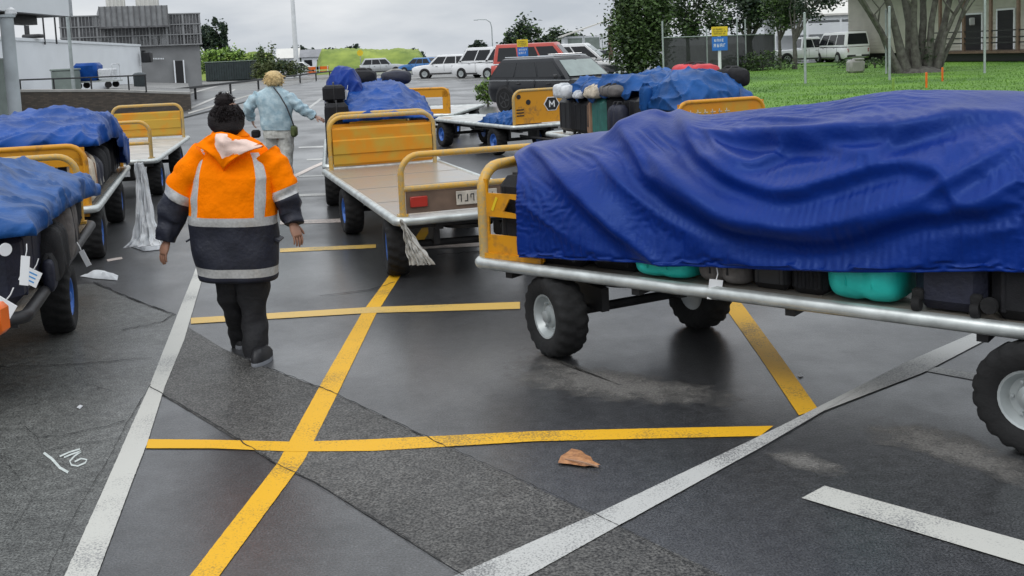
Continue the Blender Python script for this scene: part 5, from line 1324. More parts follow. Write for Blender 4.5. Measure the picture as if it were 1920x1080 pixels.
vehicle('parked_van', 'white van with two dark windows next to the white car', 'van', at(910, 130, 72), R(146), 4.8, 1.9, 2.12, 'car_white', VAN, 1.14, (-2.38, -2.25, 1.0, 1.75), 2.8, .34, group=PARK)
vehicle('parked_van', 'white van half covered by the red van', 'van', at(962, 130, 68), R(146), 4.8, 1.9, 2.15, 'car_white', VAN, 1.14, (-2.38, -2.25, 1.0, 1.75), 2.8, .34, group=PARK)
vehicle('parked_van', 'orange-red van with white front roof behind the black four wheel drive', 'van', at(1012, 120, 55), R(-14), 5.0, 1.9, 2.15, 'car_red', VAN, 1.16, (-2.38, -2.2, .95, 1.75), 2.9, .35, group=PARK)
vehicle('parked_van', 'white van with sloping windscreen right of the red van', 'van', at(1082, 120, 60), R(-16), 4.8, 1.9, 2.05, 'car_white', VAN, 1.14, (-2.3, -2.1, .6, 1.7), 2.8, .35, screen='glass_pale', group=PARK)
vehicle('parked_car', 'dark car nose showing past the black four wheel drive roof', 'car', at(1082, 125, 52), R(-20), 4.3, 1.78, 1.50, 'car_black', HATCH, .95, (-1.85, -1.4, .2, .95), 2.55, .32, group=PARK)
vehicle('parked_van', 'white van seen from behind beside the beige building', 'van', at(1576, 95, 72), R(100), 4.9, 1.92, 2.10, 'car_white', VAN, 1.14, (-2.40, -2.28, 1.0, 1.75), 2.8, .34, group='white vehicles behind the lawn')
vehicle('parked_truck', 'white pickup parked left of the white van behind the thin trees', 'pickup', at(1507, 100, 74), R(4), 5.2, 1.85, 1.85, 'car_white', [(-2.6, 1.0), (-.2, 1.02), (1.4, 1.04), (2.2, .98), (2.6, .82)], 1.04, (-.5, -.35, .9, 1.5), 3.1, .36, group='white vehicles behind the lawn')
vehicle('parked_car', 'pale car in the far yard beside the pale roofed shed', 'car', at(1128, 112, 95), R(100), 4.3, 1.78, 1.55, 'car_silver', HATCH, .95, (-1.85, -1.4, .2, .95), 2.55, .32)
vehicle('parked_car', 'tiny white car far away beside the pole foot', 'car', at(566, 128, 128), R(0), 4.2, 1.78, 1.5, 'car_white', HATCH, .95, (-1.85, -1.4, .2, .95), 2.55, .32)

# ------------------------------------------------------------------ left: canopy, dock, buildings
def V3(p, z): return Vector((p.x, p.y, z))
# raised loading platform behind a block wall
wl = [P(-260, 165, 33), P(36, 165, 34), P(200, 170, 37), P(352, 170, 41)]
hts_ = [1.15, 1.13, .95, .62]
b = MB()
for i in range(3):
    a, c = wl[i], wl[i + 1]
    b.prism([V3(a, 0), V3(c, 0), V3(c, hts_[i + 1]), V3(a, hts_[i])], (0, .3, 0))
tag(b.build('block_wall', M['brick']), 'brown block retaining wall below the loading platform', 'wall')
b = MB()
for i in range(3):
    a, c = wl[i], wl[i + 1]
    b.prism([V3(a, hts_[i]) + Vector((0, -.04, 0)), V3(c, hts_[i + 1]) + Vector((0, -.04, 0)), V3(c, hts_[i + 1] + .08) + Vector((0, -.04, 0)), V3(a, hts_[i] + .08) + Vector((0, -.04, 0))], (0, .42, 0))
b.build('coping', M['concrete'], bpy.data.objects['block_wall'])
far = [P(-260, 160, 62), P(36, 160, 62), P(200, 160, 66), P(352, 150, 72)]
b = MB()
for i in range(3):
    a, c, d, e_ = wl[i], wl[i + 1], far[i + 1], far[i]
    h0, h1 = hts_[i] + .02, hts_[i + 1] + .02
    b.add([V3(a, h0) + Vector((0, .35, 0)), V3(c, h1) + Vector((0, .35, 0)), V3(d, .5 if i > 0 else .8), V3(e_, .9)], [(0, 1, 2, 3)])
structure(b.build('platform_surface', M['apron']))
# pale ramp strips and dark kerb running to the right of the wall
for a, c, w_, m in (((352, 205), (440, 168), 3, 'kerb'), ((340, 222), (520, 176), 2.2, 'crack'), ((352, 213), (470, 178), 2.5, 'concrete'), ((300, 190), (420, 158), 2, 'kerb')):
    strip('ramp_strip', [(a[0], a[1] - w_ / 2), (c[0], c[1] - w_ / 3)], [(a[0] + 2, a[1] + w_ / 2), (c[0] + 2, c[1] + w_ / 3)], .012, M[m])
# handrail along the platform and low barrier beyond
hr = thing('handrail', 'thin dark handrail along the edge of the loading platform', 'railing', V3(wl[1], 1.1)); O = hr.location.copy()
b = MB(); pts = [P(33, 150, 34.2), P(150, 146, 36.2), P(272, 141, 38.8)]
b.tube([p - O for p in pts], .03, 6); b.build('rail', M['steel_dark'], hr)
for px_, Yq, h in ((37, 34.2, 1.13), (100, 35.3, 1.05), (170, 36.6, 1.0), (240, 38.1, .88), (272, 38.8, .82)):
    top = P(px_, lerp(150, 141, (px_ - 33) / 239), Yq); b = MB(); b.tube([V3(top, h) - O, top - O], .028, 6); b.build('post', M['steel_dark'], hr)
br = thing('barrier_rail', 'long low dark guard rail at the edge of the far road', 'barrier', G(450, 160)); O = br.location.copy()
p0, p1 = P(278, 157, 46), P(640, 136, 100); p0.z = .62; p1.z = .62
b = MB(); b.box(((p0 + p1) / 2 - O), ((p1 - p0).length, .08, .12), rz=math.atan2(p1.y - p0.y, p1.x - p0.x)); b.build('rail', M['steel_dark'], br)
for i in range(9):
    q = p0.lerp(p1, i / 8); b = MB(); b.box(Vector((q.x, q.y + .08, q.z / 2)) - O, (.10, .10, q.z)); b.build('post', M['steel_dark'], br)
# white wall building
bw = thing('white_building', 'low white building with blank wall behind the loading platform', 'building', P(150, 160, 52)); bw.location.z = 0; O = bw.location.copy()
a, c = P(-200, 160, 30), P(268, 160, 62); a.z = c.z = 0
b = MB(); b.prism([V3(a, 0) - O, V3(c, 0) - O, V3(c, 3.0) - O, V3(a, 3.05) - O], Vector((c - a).normalized().cross(Vector((0, 0, 1)))) * -14); b.build('wall', M['white_paint'], bw)
b = MB(); dirv = (c - a).normalized(); nrm = Vector((dirv.y, -dirv.x, 0))
for z in (3.03,): b.prism([V3(a, z) - O + nrm * .06, V3(c, z - .03) - O + nrm * .06 + dirv * .06, V3(c, z + .09) - O + nrm * .06 + dirv * .06, V3(a, z + .12) - O + nrm * .06], -nrm * .3)
b.build('parapet_cap', M['fascia'], bw)
p = P(266, 108, 61.6); b = MB(); b.box(p - O + nrm * .3, (.55, .5, .62), ch=.05); b.box(p - O + nrm * .12 + Vector((0, 0, .36)), (.2, .2, .12)); b.build('wall_lamp', M['dark'], bw)
for px_ in (48, 83, 105):
    q = P(px_, 66, 44); b = MB(); b.tube([V3(q, 2.9) - O, V3(q, 4.1) - O], .035, 6); b.build('roof_post', M['steel_dark'], bw)
q = P(62, 68, 43); b = MB(); b.box(q - O, (.75, .5, .16), ch=.05); b.box(q - O + Vector((-.2, 0, .2)), (.1, .1, .5)); b.build('roof_unit', M['steel_dark'], bw)
# grey building with screened plant on top
A_, B_ = at_ground = (P(118, 120, 74), P(381, 120, 77.7)); A_.z = B_.z = 0; gl = (B_ - A_).length; ga = math.atan2(B_.y - A_.y, B_.x - A_.x)
gb = thing('grey_building', 'tall grey building with mesh screened upper storey', 'building', A_, ga); gd = (B_ - A_).normalized(); gn = Vector((gd.y, -gd.x, 0))
def gs(px_, py_, out=0):
    d = ray(px_, py_); k = (A_ + gn * out - CAM).dot(gn) / d.dot(gn); q = CAM + d * k; return (q - A_).dot(gd), q.z
zt = gs(330, 26)[1]; zm = gs(330, 84)[1]
b = MB(); b.box((gl / 2, 6, zm / 2), (gl - .3, 11.6, zm)); b.build('wall', M['grey_wall'], gb)
b = MB(); b.box((gl / 2, 6, (zt + zm) / 2), (gl, 12, zt - zm)); b.build('louvre_screen', M['louvre_dark'], gb)
b = MB(); nb_ = 40
for i in range(nb_ + 1):
    x = lerp(.05, gl - .05, i / nb_); b.box((x, -.06, (zt + zm) / 2), (.05 if i % 5 else .13, .10, zt - zm + .05))
for f in (0, .33, .66, 1): b.box((gl / 2, -.10, lerp(zm, zt, f)), (gl + .1, .08, .08))
b.build('louvre_ribs', M['louvre'], gb)
pr = random.Random(5)
for i in range(20):
    x = lerp(.03, .97, pr.random()) * gl; wz = pr.uniform(.4, 1.4); f = pr.choice([0, .33, .66]); b = MB(); b.box((x, -.03, lerp(zm, zt, f + .165)), (wz, .05, (zt - zm) * .30)); b.build('screen_panel', [M['louvre'], M['louvre_dark'], M['grey_wall']][i % 3], gb)
xa = gs(185, 20)[0]; xb, za = gs(312, 14)[0], gs(250, 12)[1]
b = MB(); b.box(((xa + xb) / 2, 4.4, (za + zt - .9) / 2), (xb - xa, 10, za - zt + .9)); b.build('upper_screen', M['louvre'], gb)
b = MB()
for i in range(13): b.box((lerp(xa, xb, i / 12), -.64, (za + zt - .9) / 2), (.06, .1, za - zt + .92))
b.box(((xa + xb) / 2, -.70, zt - .9), (xb - xa + .2, .2, .12)); b.build('upper_ribs', M['louvre_dark'], gb)
for l, r in ((200, 236), (258, 300)):
    pa, pb = gs(l, 5)[0], gs(r, 5)[0]; b = MB(); b.box(((pa + pb) / 2, 2, za + .55), (pb - pa, 2, 1.6), ch=.08)
    for i in range(5): b.box((lerp(pa, pb, (i + .5) / 5), .96, za + .6), (.10, .05, 1.2))
    b.build('roof_plant', M['roof_pale'], gb)
x = gs(336, 128)[0]; b = MB(); b.box((x, -.03, 1.15), (.55, .10, 1.9)); d = b.build('door', M['dark'], gb)
b = MB(); b.box((x + .33, -.05, 1.15), (.09, .12, 2.0)); b.box((x - .33, -.05, 1.15), (.09, .12, 2.0)); b.build('door_frame', M['white_paint'], d)
for i in range(9):
    x, z = gs(282 + i * 3.0, 110); b = MB(); b.box((x, -.03, z), (.07, .05, .10)); b.build('wall_letter', M['fascia'], gb)
# canopy and its column
cn = thing('canopy', 'white entrance canopy with dark underside cut by the top left corner', 'canopy', P(60, 20, 27)); cn.location.z = 0; O = cn.location.copy()
a, c = P(-260, -10, 20.5), P(136, 20, 31); a.z = c.z = 0; dv = (c - a).normalized(); nn = Vector((dv.y, -dv.x, 0))
zl = P(0, 8, 24).z; 
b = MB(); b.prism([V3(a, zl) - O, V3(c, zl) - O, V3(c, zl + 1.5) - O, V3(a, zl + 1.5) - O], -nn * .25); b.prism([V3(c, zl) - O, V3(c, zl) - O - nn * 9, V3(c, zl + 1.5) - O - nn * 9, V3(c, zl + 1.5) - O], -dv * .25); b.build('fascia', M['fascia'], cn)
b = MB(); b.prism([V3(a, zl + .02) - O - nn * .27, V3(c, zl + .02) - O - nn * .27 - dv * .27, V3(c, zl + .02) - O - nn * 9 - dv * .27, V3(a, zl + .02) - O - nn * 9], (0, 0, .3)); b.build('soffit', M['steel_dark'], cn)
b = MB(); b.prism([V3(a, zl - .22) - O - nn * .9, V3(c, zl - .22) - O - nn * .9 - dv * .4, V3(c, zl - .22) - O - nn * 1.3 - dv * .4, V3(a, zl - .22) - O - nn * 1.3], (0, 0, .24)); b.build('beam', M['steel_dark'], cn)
p = P(20, 22, 25.5); b = MB(); b.lathe([(.02, .12), (.12, .05), (.14, -.05), (.08, -.14), (.0, -.16)], o=p - O, n=14); b.build('soffit_lamp', M['lamp'], cn)
p = P(20, 120, 25.2); b = MB(); b.lathe([(.19, 0), (.19, .05), (.155, .06), (.155, zl - .25), (.2, zl - .24), (.2, zl - .18)], o=V3(p, 0), n=24); tag(b.build('column', M['column']), 'round grey painted column holding up the white canopy', 'column')
q = G(3, 170) ; p = P(0, 150, 29)
b = MB(); b.box((p.x - .6, 29, 1.1), (1.3, .8, 2.2), ch=.04); b.box((p.x - .6, 28.58, 1.1), (1.1, .03, 1.9)); tag(b.build('cabinet', M['bin_green']), 'grey-green cabinet half hidden behind the round column', 'cabinet')
p = P(138, 165, 39.5); b = MB(); b.tube([V3(p, .9), V3(p, P(128, 20, 39.5).z)], .07, 8); tag(b.build('post', M['post']), 'slim grey post in front of the white wall', 'post')
# on the platform: bin, blue luggage trolley, waste bin
p = P(125, 160, 41); b = MB(); b.box((p.x, p.y, 1.25 + .05), (.86, .8, .95), ch=.05); b.box((p.x, p.y, 1.80), (.9, .85, .08), ch=.02); tag(b.build('crate', M['bin_green']), 'grey-green lidded bin on the platform left of the blue load', 'bin')
tr = thing('luggage_trolley', 'small trolley with blue covered load on the loading platform', 'trolley', (P(182, 150, 42).x, 42, 1.0))
b = MB(); b.box((0, 0, .27), (1.75, .9, .06)); b.build('deck', M['galv'], tr)
b = MB(); b.box((-.32, 0, .66), (.95, .85, .75), ch=.12); b.build('load_cover', M['tarp_mid'], tr)
b = MB(); b.tube(hoop_path(.80, .40, .3, .95, .1), .02, 6); b.box((.45, 0, .55), (.55, .7, .45), ch=.05); b.build('end_frame', M['plastic_white'], tr)
for x in (-.6, .6):
    for y in (-.4, .4):
        b = MB(); b.lathe([(.05, -.04), (.13, -.05), (.13, .05), (.05, .04)], o=(x, y, .13), ax=(0, 1, 0), n=14); b.build('wheel', M['rubber'], tr)
p = P(263, 160, 50); b = MB(); b.lathe([(.26, .5), (.29, .55), (.30, 1.35), (.32, 1.37), (.32, 1.42), (.2, 1.5), (0, 1.52)], o=(p.x, p.y, 0), n=18); tag(b.build('waste_bin', M['bin_dark']), 'dark round waste bin at the right end of the white wall', 'bin')
b = MB(); p = P(270, 150, 51)
# ------------------------------------------------------------------ middle distance
ct = thing('container', 'dark green container with vertical ribs below the bright hedge', 'container', at(433, 125, 104)); zt_ = 1.9
b = MB(); b.box((0, 0, .95), (4.6, 2.2, 1.85), ch=.06); b.build('shell', M['container_dark'], ct)
b = MB()
for i in range(19): b.box((-2.2 + i * .245, -1.12, .95), (.10, .06, 1.7))
b.build('ribs', M['bin_dark'], ct)
b = MB(); b.box((0, 0, 1.93), (4.75, 2.3, .08)); b.build('lid', M['bin_green'], ct)
def bank(label, px0, px1, ytop, Y0, depth, m, seed, name='bank', rise=.4):
    b = MB(); n = 60
    def f(u, v):
        px_ = lerp(px0, px1, u); tp = P(px_, ytop, Y0 + depth); x0_ = P(px_, 130, Y0); h = tp.z + rise * nz(u * 6, v * 2, seed)
        e = smooth(0, .75, v) * (min(1, u * 14, (1 - u) * 14) ** .6 if u * (1 - u) > 0 else 0)
        return Vector((lerp(x0_.x, tp.x, v), Y0 + depth * v, max(0, h * e + .25 * nz(u * 40, v * 9, seed + 3) * e)))
    b.sheet(n, 14, f); return structure(b.build(name, m, None, 60))
bank('', 590, 800, 92, 116, 14, M['bank'], 2)
bank('', 372, 520, 100, 112, 10, M['bank'], 6, rise=.5)
# lamp pole
pl = thing('lamp_pole', 'tall white tapering pole rising out of the picture top', 'pole', at(557, 135, 105)); H_ = 16
b = MB(); b.lathe([(.42, 0), (.42, .12), (.30, .14), (.27, 1.2), (.25, 3), (.20, 8), (.14, H_)], n=16); b.build('shaft', M['pole_white'], pl)
b = MB(); b.box((0, 0, H_), (1.6, .3, .08)); b.build('cross_arm', M['pole_white'], pl)
for x in (-.7, .7):
    b = MB(); b.box((x, -.2, H_ + .05), (.45, .6, .14), ch=.04); b.build('lamp_head', M['post'], pl)
for (l, px_, ypx, Y_, w_, h_, d_, rm) in (('small grey roofed house beside the pole', 592, 128, 150, 3.6, 2.2, 5, 'roof_grey'), ('small white gabled house left of the pole', 543, 128, 160, 3.0, 2.6, 5, 'roof_pale')):
    hs_ = thing('house', l, 'house', at(px_, ypx, Y_), R(8))
    b = MB(); b.box((0, 0, 1.1), (w_, d_, 2.2)); b.build('wall', M['white_paint'], hs_)
    b = MB(); b.prism([(-w_ / 2 - .3, -d_ / 2 - .3, 2.1), (-w_ / 2 - .3, d_ / 2 + .3, 2.1), (-w_ / 2 - .3, 0, h_ + 1)], (w_ + .6, 0, 0)); b.build('roof', M[rm], hs_)
    for x in (-w_ * .25, w_ * .25):
        b = MB(); b.box((x, -d_ / 2 - .02, 1.2), (1.1, .06, 1.0)); b.build('window', M['glass'], hs_)
for i, (px_, l) in enumerate(((588, 'left orange barrier board beside the pole foot'), (604, 'right orange barrier board left of the blue bundle'))):
    bb = thing('road_barrier', l, 'barrier', at(px_, 128, 118), 0, 'orange road barriers')
    b = MB(); b.box((0, 0, .75), (1.5, .05, .35)); b.box((0, 0, .3), (1.5, .05, .2)); b.build('board', M['orange_plastic'], bb)
    for x in (-.65, .65):
        b = MB(); b.box((x, 0, .5), (.06, .3, 1.0)); b.build('leg', M['plastic_white'], bb)
rs_ = thing('round_sign', 'small pale round road sign on a thin post near the silver car', 'sign', at(677, 130, 100)); b = MB(); b.tube([(0, 0, 0), (0, 0, 2.3)], .04, 6); b.build('post', M['post'], rs_)
b = MB(); b.lathe([(0, -.02), (.30, -.02), (.30, .02), (0, .02)], o=(0, -.06, 2.2), ax=(0, 1, 0), n=18); b.build('disc', M['sign_yellow'], rs_)
lp = thing('street_lamp', 'faint thin street lamp with curved arm above the vans', 'lamp', at(925, 120, 140)); b = MB()
b.tube([(0, 0, 0), (0, 0, 5.0), (-.15, 0, 5.7), (-.7, 0, 6.1), (-1.9, 0, 6.15)], [.09, .08, .07, .06, .05], 6); b.build('shaft', M['post'], lp); b = MB(); b.box((-2.1, 0, 6.1), (.6, .2, .1), ch=.03); b.build('lamp_head', M['post'], lp)

def text_rows(parent, rows, y, m, name='lettering', seed=1):
    """small blocky words: rows of (x0, x1, z, height)"""
    rr = random.Random(seed)
    for x0_, x1_, z, h in rows:
        b = MB(); x = x0_
        while x < x1_ - h * .3:
            wd = h * rr.uniform(.45, .7); b.box((x, y, z), (h * .14, .004, h)); 
            if rr.random() < .7: b.box((x + wd * .4, y, z + h * .42), (wd * .7, .004, h * .16))
            if rr.random() < .6: b.box((x + wd * .4, y, z - h * .42), (wd * .7, .004, h * .16))
            if rr.random() < .6: b.box((x + wd * .75, y, z), (h * .14, .004, h))
            if rr.random() < .4: b.box((x + wd * .4, y, z), (wd * .7, .004, h * .14))
            x += wd + h * .34
        b.build(name, m, parent)
def parking_sign(label, px_, Y_, ztop, wd, hy, hb):
    t = thing('parking_sign', label, 'sign', at(px_, 140, Y_)); z = P(px_, ztop, Y_).z
    b = MB(); b.tube([(0, 0, 0), (0, 0, z - .05)], .055, 10); b.build('post', M['pole_white'], t)
    b = MB(); b.box((0, -.075, z - hy / 2), (wd, .02, hy), ch=.006); s = b.build('yellow_board', M['sign_yellow'], t); text_rows(s, [(-wd * .40, wd * .40, z - hy * .28, hy * .16), (-wd * .40, wd * .40, z - hy * .52, hy * .16), (-wd * .36, wd * .36, z - hy * .76, hy * .16)], -.088, M['ink'], seed=2)
    b = MB(); b.box((0, -.075, z - hy - .03 - hb / 2), (wd * .97, .02, hb), ch=.006); s = b.build('blue_board', M['sign_blue'], t); text_rows(s, [(-wd * .33, wd * .33, z - hy - .03 - hb * .25, hb * .2), (-wd * .36, wd * .36, z - hy - .03 - hb * .62, hb * .24)], -.088, M['sign_white'], seed=6)
    return t
parking_sign('yellow and blue parking sign on a white post at the edge of the lawn', 1350, 36, 50, .56, .32, .48)
parking_sign('yellow and blue parking sign in front of the red van', 982, 47, 74, .50, .33, .40)

# ------------------------------------------------------------------ lawn, fence, right-hand side
lp_ = [G(1130, 150), G(1200, 137), G(1300, 131), G(1460, 122), G(1600, 113), G(1800, 106), G(2300, 86), Vector((40, 20, 0)), Vector((16, 14, 0)), Vector((4.2, 21, 0)), Vector((3.6, 27, 0)), G(1120, 165)]
b = MB(); cpt = sum(lp_, Vector()) / len(lp_)
b.add([(p.x, p.y, .012) for p in lp_], [list(range(len(lp_)))]); o = b.build('lawn', M['grass'], fix=False)
if o.data.polygons[0].normal.z < 0: o.data.flip_normals()
structure(o)
pts2 = [(p.x, p.y) for p in lp_]
def inside(x, y):
    c = False; n = len(pts2); j = n - 1
    for i in range(n):
        xi, yi = pts2[i]; xj, yj = pts2[j]
        if (yi > y) != (yj > y) and x < (xj - xi) * (y - yi) / (yj - yi) + xi: c = not c
        j = i
    return c
gr = random.Random(11); b = MB(); cnt = 0
while cnt < 34000:
    y = 20 + (gr.random() ** 1.3) * 45; x = gr.uniform(.10, .56) * y + 1
    if not inside(x, y): continue
    k = .6 + .8 * abs(nz(x * .5, y * .5, 3)); h = gr.uniform(.03, .075) * k; a = gr.random() * 6.28; w_ = gr.uniform(.010, .020); lx, ly = gr.uniform(-.03, .03), gr.uniform(-.03, .03)
    b.add([(x - w_ * math.cos(a), y - w_ * math.sin(a), .012), (x + w_ * math.cos(a), y + w_ * math.sin(a), .012), (x + lx, y + ly, .012 + h)], [(0, 1, 2)]); cnt += 1
tag(b.build('grass', M['grass_b'], fix=False), 'short wet green grass of the lawn', 'grass', kind='stuff')
# dark mesh fence
fA, fB = at(1244, 140, 52), at(1452, 128, 64)
fn = thing('mesh_fence', 'chain fence with dark shade cloth at the back of the lawn', 'fence', fA); O = fA.copy(); dF = (fB - fA)
b = MB(); b.sheet(40, 8, lambda u, v: dF * u + Vector((0, .06 * nz(u * 14, v * 3, 2), .10 + 2.0 * v))); b.build('shade_cloth', M['shade'], fn)
b = MB(); b.tube([Vector((0, -.05, 2.12)), dF + Vector((0, -.05, 2.12))], .03, 6); b.build('top_rail', M['post'], fn)
for u, zz in ((0, 2.95), (.345, 2.6), (.62, 3.1), (.70, 3.05), (1, 2.9)):
    b = MB(); q = dF * u; b.tube([q + Vector((0, -.08, 0)), q + Vector((0, -.08, zz))], .045, 8); b.build('post', M['post'], fn)
for i, (px_, Y_, zt_, l) in enumerate(((1510, 40.5, 2.75, 'leftmost bare steel post standing alone in the lawn'), (1668, 40.5, 2.85, 'bare steel post in front of the many-stemmed tree'), (1662, 47, 2.9, 'thinner steel post just behind the post by the many-stemmed tree'), (1846, 43, 4.2, 'tallest bare steel post in front of the veranda'))):
    p = at(px_, 150, Y_); b = MB(); b.tube([(p.x, p.y, 0), (p.x, p.y, zt_)], .05, 10); b.lathe([(.055, zt_), (.06, zt_ + .02), (0, zt_ + .06)], o=(p.x, p.y, 0), n=10); tag(b.build('fence_post', M['post']), l, 'post', 'bare posts in the lawn')
for px_, ypx, Y_, m, l in ((1675, 172, 30, 'leaf_bright', 'green marker peg in the lawn'), (1737, 163, 33.5, 'orange_plastic', 'nearer orange marker peg in the lawn'), (1767, 152, 37.5, 'orange_plastic', 'farther orange marker peg below the many-stemmed tree')):
    p = at(px_, ypx, Y_); b = MB(); b.box((p.x, p.y, .26), (.07, .03, .52), ch=.01); tag(b.build('marker_peg', M[m]), l, 'peg', 'marker pegs in the lawn')
# beige building with veranda
vb = thing('beige_building', 'beige weatherboard building with a dark railed veranda at the right', 'building', at(1700, 110, 66)); O = vb.location.copy()
a, c = at(1591, 110, 74), at(2100, 90, 52); dv = (c - a).normalized(); nn = Vector((dv.y, -dv.x, 0)); Lw = (c - a).length
def bp(s, out, z): return a + dv * s + nn * out + Vector((0, 0, z)) - O
def bbox_(mb, s0, s1, o0, o1, z0, z1): mb.prism([bp(s0, o0, z0), bp(s1, o0, z0), bp(s1, o0, z1), bp(s0, o0, z1)], nn * (o1 - o0))
b = MB(); bbox_(b, 0, Lw, -8, 0, .55, 5.2); b.build('wall', M['beige'], vb)
b = MB()
for i in range(20): bbox_(b, 0, Lw, .002, .03, .65 + i * .22, .675 + i * .22)
b.build('boards', M['beige'], vb)
b = MB(); bbox_(b, 0, Lw, -7.8, -.2, 0, .53); b.build('base', M['dark'], vb)
b = MB(); bbox_(b, -.4, Lw, -8.4, 2.6, 5.2, 5.45); b.build('roof', M['roof_pale'], vb)
sv = 9.5
def s_at(px_):
    d = ray(px_, 80); o2 = a + nn * 0; k = (o2 - CAM).dot(nn) / d.dot(nn); return (CAM + d * k - a).dot(dv)
b = MB(); bbox_(b, s_at(1790), Lw, .04, 2.2, .50, .62); bbox_(b, s_at(1770), s_at(1800), .04, 2.6, .18, .30); b.build('veranda_floor', M['brown_timber'], vb)
b = MB(); bbox_(b, s_at(1790), Lw, .04, 2.0, .06, .47); b.build('veranda_base', M['dark'], vb)
for px_ in (1815, 1860, 1912, 1965):
    s = s_at(px_); b = MB(); bbox_(b, s, s + .16, 2.0, 2.14, .62, 5.2); b.build('veranda_post', M['brown_timber'], vb)
b = MB()
for z in (1.05, 1.35, 1.72): bbox_(b, s_at(1795), Lw, 2.02, 2.10, z, z + .07)
b.build('railing', M['steel_dark'], vb)
for l, r, z0, z1 in ((1806, 1842, .65, 2.75), (1872, 1902, .65, 2.9), (1925, 1960, 1.2, 2.8)):
    b = MB(); bbox_(b, s_at(l), s_at(r), .034, .07, z0, z1); o = b.build('window', M['dark'], vb)
    b = MB(); bbox_(b, s_at(l) - .1, s_at(l), .034, .10, z0, z1 + .1); bbox_(b, s_at(r), s_at(r) + .1, .034, .10, z0, z1 + .1); bbox_(b, s_at(l), s_at(r), .034, .10, z1, z1 + .1); b.build('frame', M['white_paint'], o)
q = bp(s_at(1828), .12, 2.35); b = MB(); b.box(q, (.5, .1, .45), ch=.06); b.build('porch_lamp', M['lamp'], vb)
p = at(1604, 128, 50); b = MB(); b.box((p.x, p.y, .32), (.75, .7, .66), ch=.12); b.box((p.x + .1, p.y - .1, .66), (.5, .45, .12), ch=.05); tag(b.build('stone_block', M['concrete']), 'pale squat stone block at the foot of the beige wall', 'stone')
# pale shed with veranda roof behind the thin trees
sh = thing('white_shed', 'white open shed with pale sloping roof behind the pickup', 'building', at(1540, 100, 84)); b = MB(); b.box((0, 3, 1.9), (9, 5, 3.8)); b.build('wall', M['white_paint'], sh)
b = MB(); b.prism([(-5, -1.2, 3.5), (5.2, -1.2, 3.5), (5.2, 5.8, 6.5), (-5, 5.8, 6.5)], (0, 0, .15)); b.build('roof', M['roof_pale'], sh)
for x in (-4, -1.4, 1.3, 4):
    b = MB(); b.box((x, -.9, 1.75), (.16, .16, 3.5)); b.build('post', M['white_paint'], sh)
b = MB(); b.box((0, -.9, 3.3), (8.4, .12, .3)); b.box((0, -.95, 2.5), (8.3, .05, .9)); b.build('blind', M['fascia'], sh)
# pale roofed building left of the dark tree
pr_ = thing('pale_shed', 'pale shed with a low sloping roof left of the dark evergreen', 'building', at(1115, 110, 108))
b = MB(); b.box((0, 3, 1.5), (6.2, 6, 3.0)); b.build('wall', M['fascia'], pr_)
b = MB(); b.prism([(-3.4, -.6, 2.95), (-3.4, -.6, 3.1), (3.9, -.6, 5.3), (3.9, -.6, 5.15)], (0, 8, 0)); b.build('roof', M['roof_pale'], pr_)
for x in (-2.0, -.2): 
    b = MB(); b.box((x, -.03, 1.7), (1.5, .08, 2.2)); b.build('shutter', M['bin_green'], pr_)
for i in range(4):
    b = MB(); b.box((-3 + i * 1.9, -.6, 1.5), (.08, .08, 3.0)); b.build('post', M['post'], pr_)
p = at(1146, 120, 70); b = MB(); b.box((p.x, p.y, 1.6), (.3, .3, 3.2), ch=.03); tag(b.build('gate_post', M['brown_timber']), 'thick brown timber post left of the dark evergreen', 'post')

# ------------------------------------------------------------------ trees and shrubs
def leaves(b, c, rad, n, size, seed, clumps=30, flat=.5, nm=1, spread=.36, lo=0):
    rr = random.Random(seed); c = Vector(c); cl = []
    while len(cl) < clumps:
        v = Vector((rr.uniform(-1, 1), rr.uniform(-1, 1), rr.uniform(-1, 1)))
        if v.length > 1 or v.length < .25: continue
        cl.append((v, rr.uniform(.6, 1.25)))
    for i in range(n):
        v, k = cl[rr.randrange(clumps)]; q = v + Vector((rr.gauss(0, spread * k * .6), rr.gauss(0, spread * k * .6), rr.gauss(0, spread * k * .5)))
        p = c + Vector((q.x * rad[0], q.y * rad[1], q.z * rad[2]))
        if p.z < lo: continue
        s = size * rr.uniform(.6, 1.5); a = Vector((rr.gauss(0, 1), rr.gauss(0, 1), rr.gauss(0, 1) * flat)).normalized(); d = a.cross(Vector((rr.gauss(0, 1), rr.gauss(0, 1), rr.gauss(0, 1)))).normalized()
        b.add([p - a * s, p + d * s * .55, p + a * s, p - d * s * .55], [(0, 1, 2, 3)], rr.randrange(nm))
    return cl
def tree(name, label, cat, base, trunk_h, r, crown_c, rad, n, size, mats, seed, clumps=30, limbs=6, group=None, spread=.36, lo=.2):
    t = thing(name, label, cat, base, 0, group); rr = random.Random(seed)
    b = MB(); cl = leaves(b, crown_c, rad, n, size, seed, clumps, nm=len(mats), spread=spread, lo=lo); b.build('crown', mats, t, fix=False)
    b = MB(); top = Vector((0, 0, trunk_h)); b.tube([(0, 0, -.05), (r * .3, 0, trunk_h * .4), top, Vector(crown_c) * .9 + Vector((0, 0, .1))], [r * 1.25, r, r * .8, r * .25], 9)
    for i in range(limbs):
        v = cl[i % len(cl)][0]; e = Vector(crown_c) + Vector((v.x * rad[0], v.y * rad[1], v.z * rad[2])) * .8
        m_ = top.lerp(e, .5) + Vector((rr.uniform(-.2, .2), rr.uniform(-.2, .2), rr.uniform(0, .3))); b.tube([top - Vector((0, 0, trunk_h * .2)), m_, e], [r * .5, r * .3, r * .1], 6)
    b.build('trunk', M['bark'], t, 60); return t
LD, LM, LB, LO, LBL = M['leaf_dark'], M['leaf_mid'], M['leaf_bright'], M['leaf_olive'], M['leaf_blue']
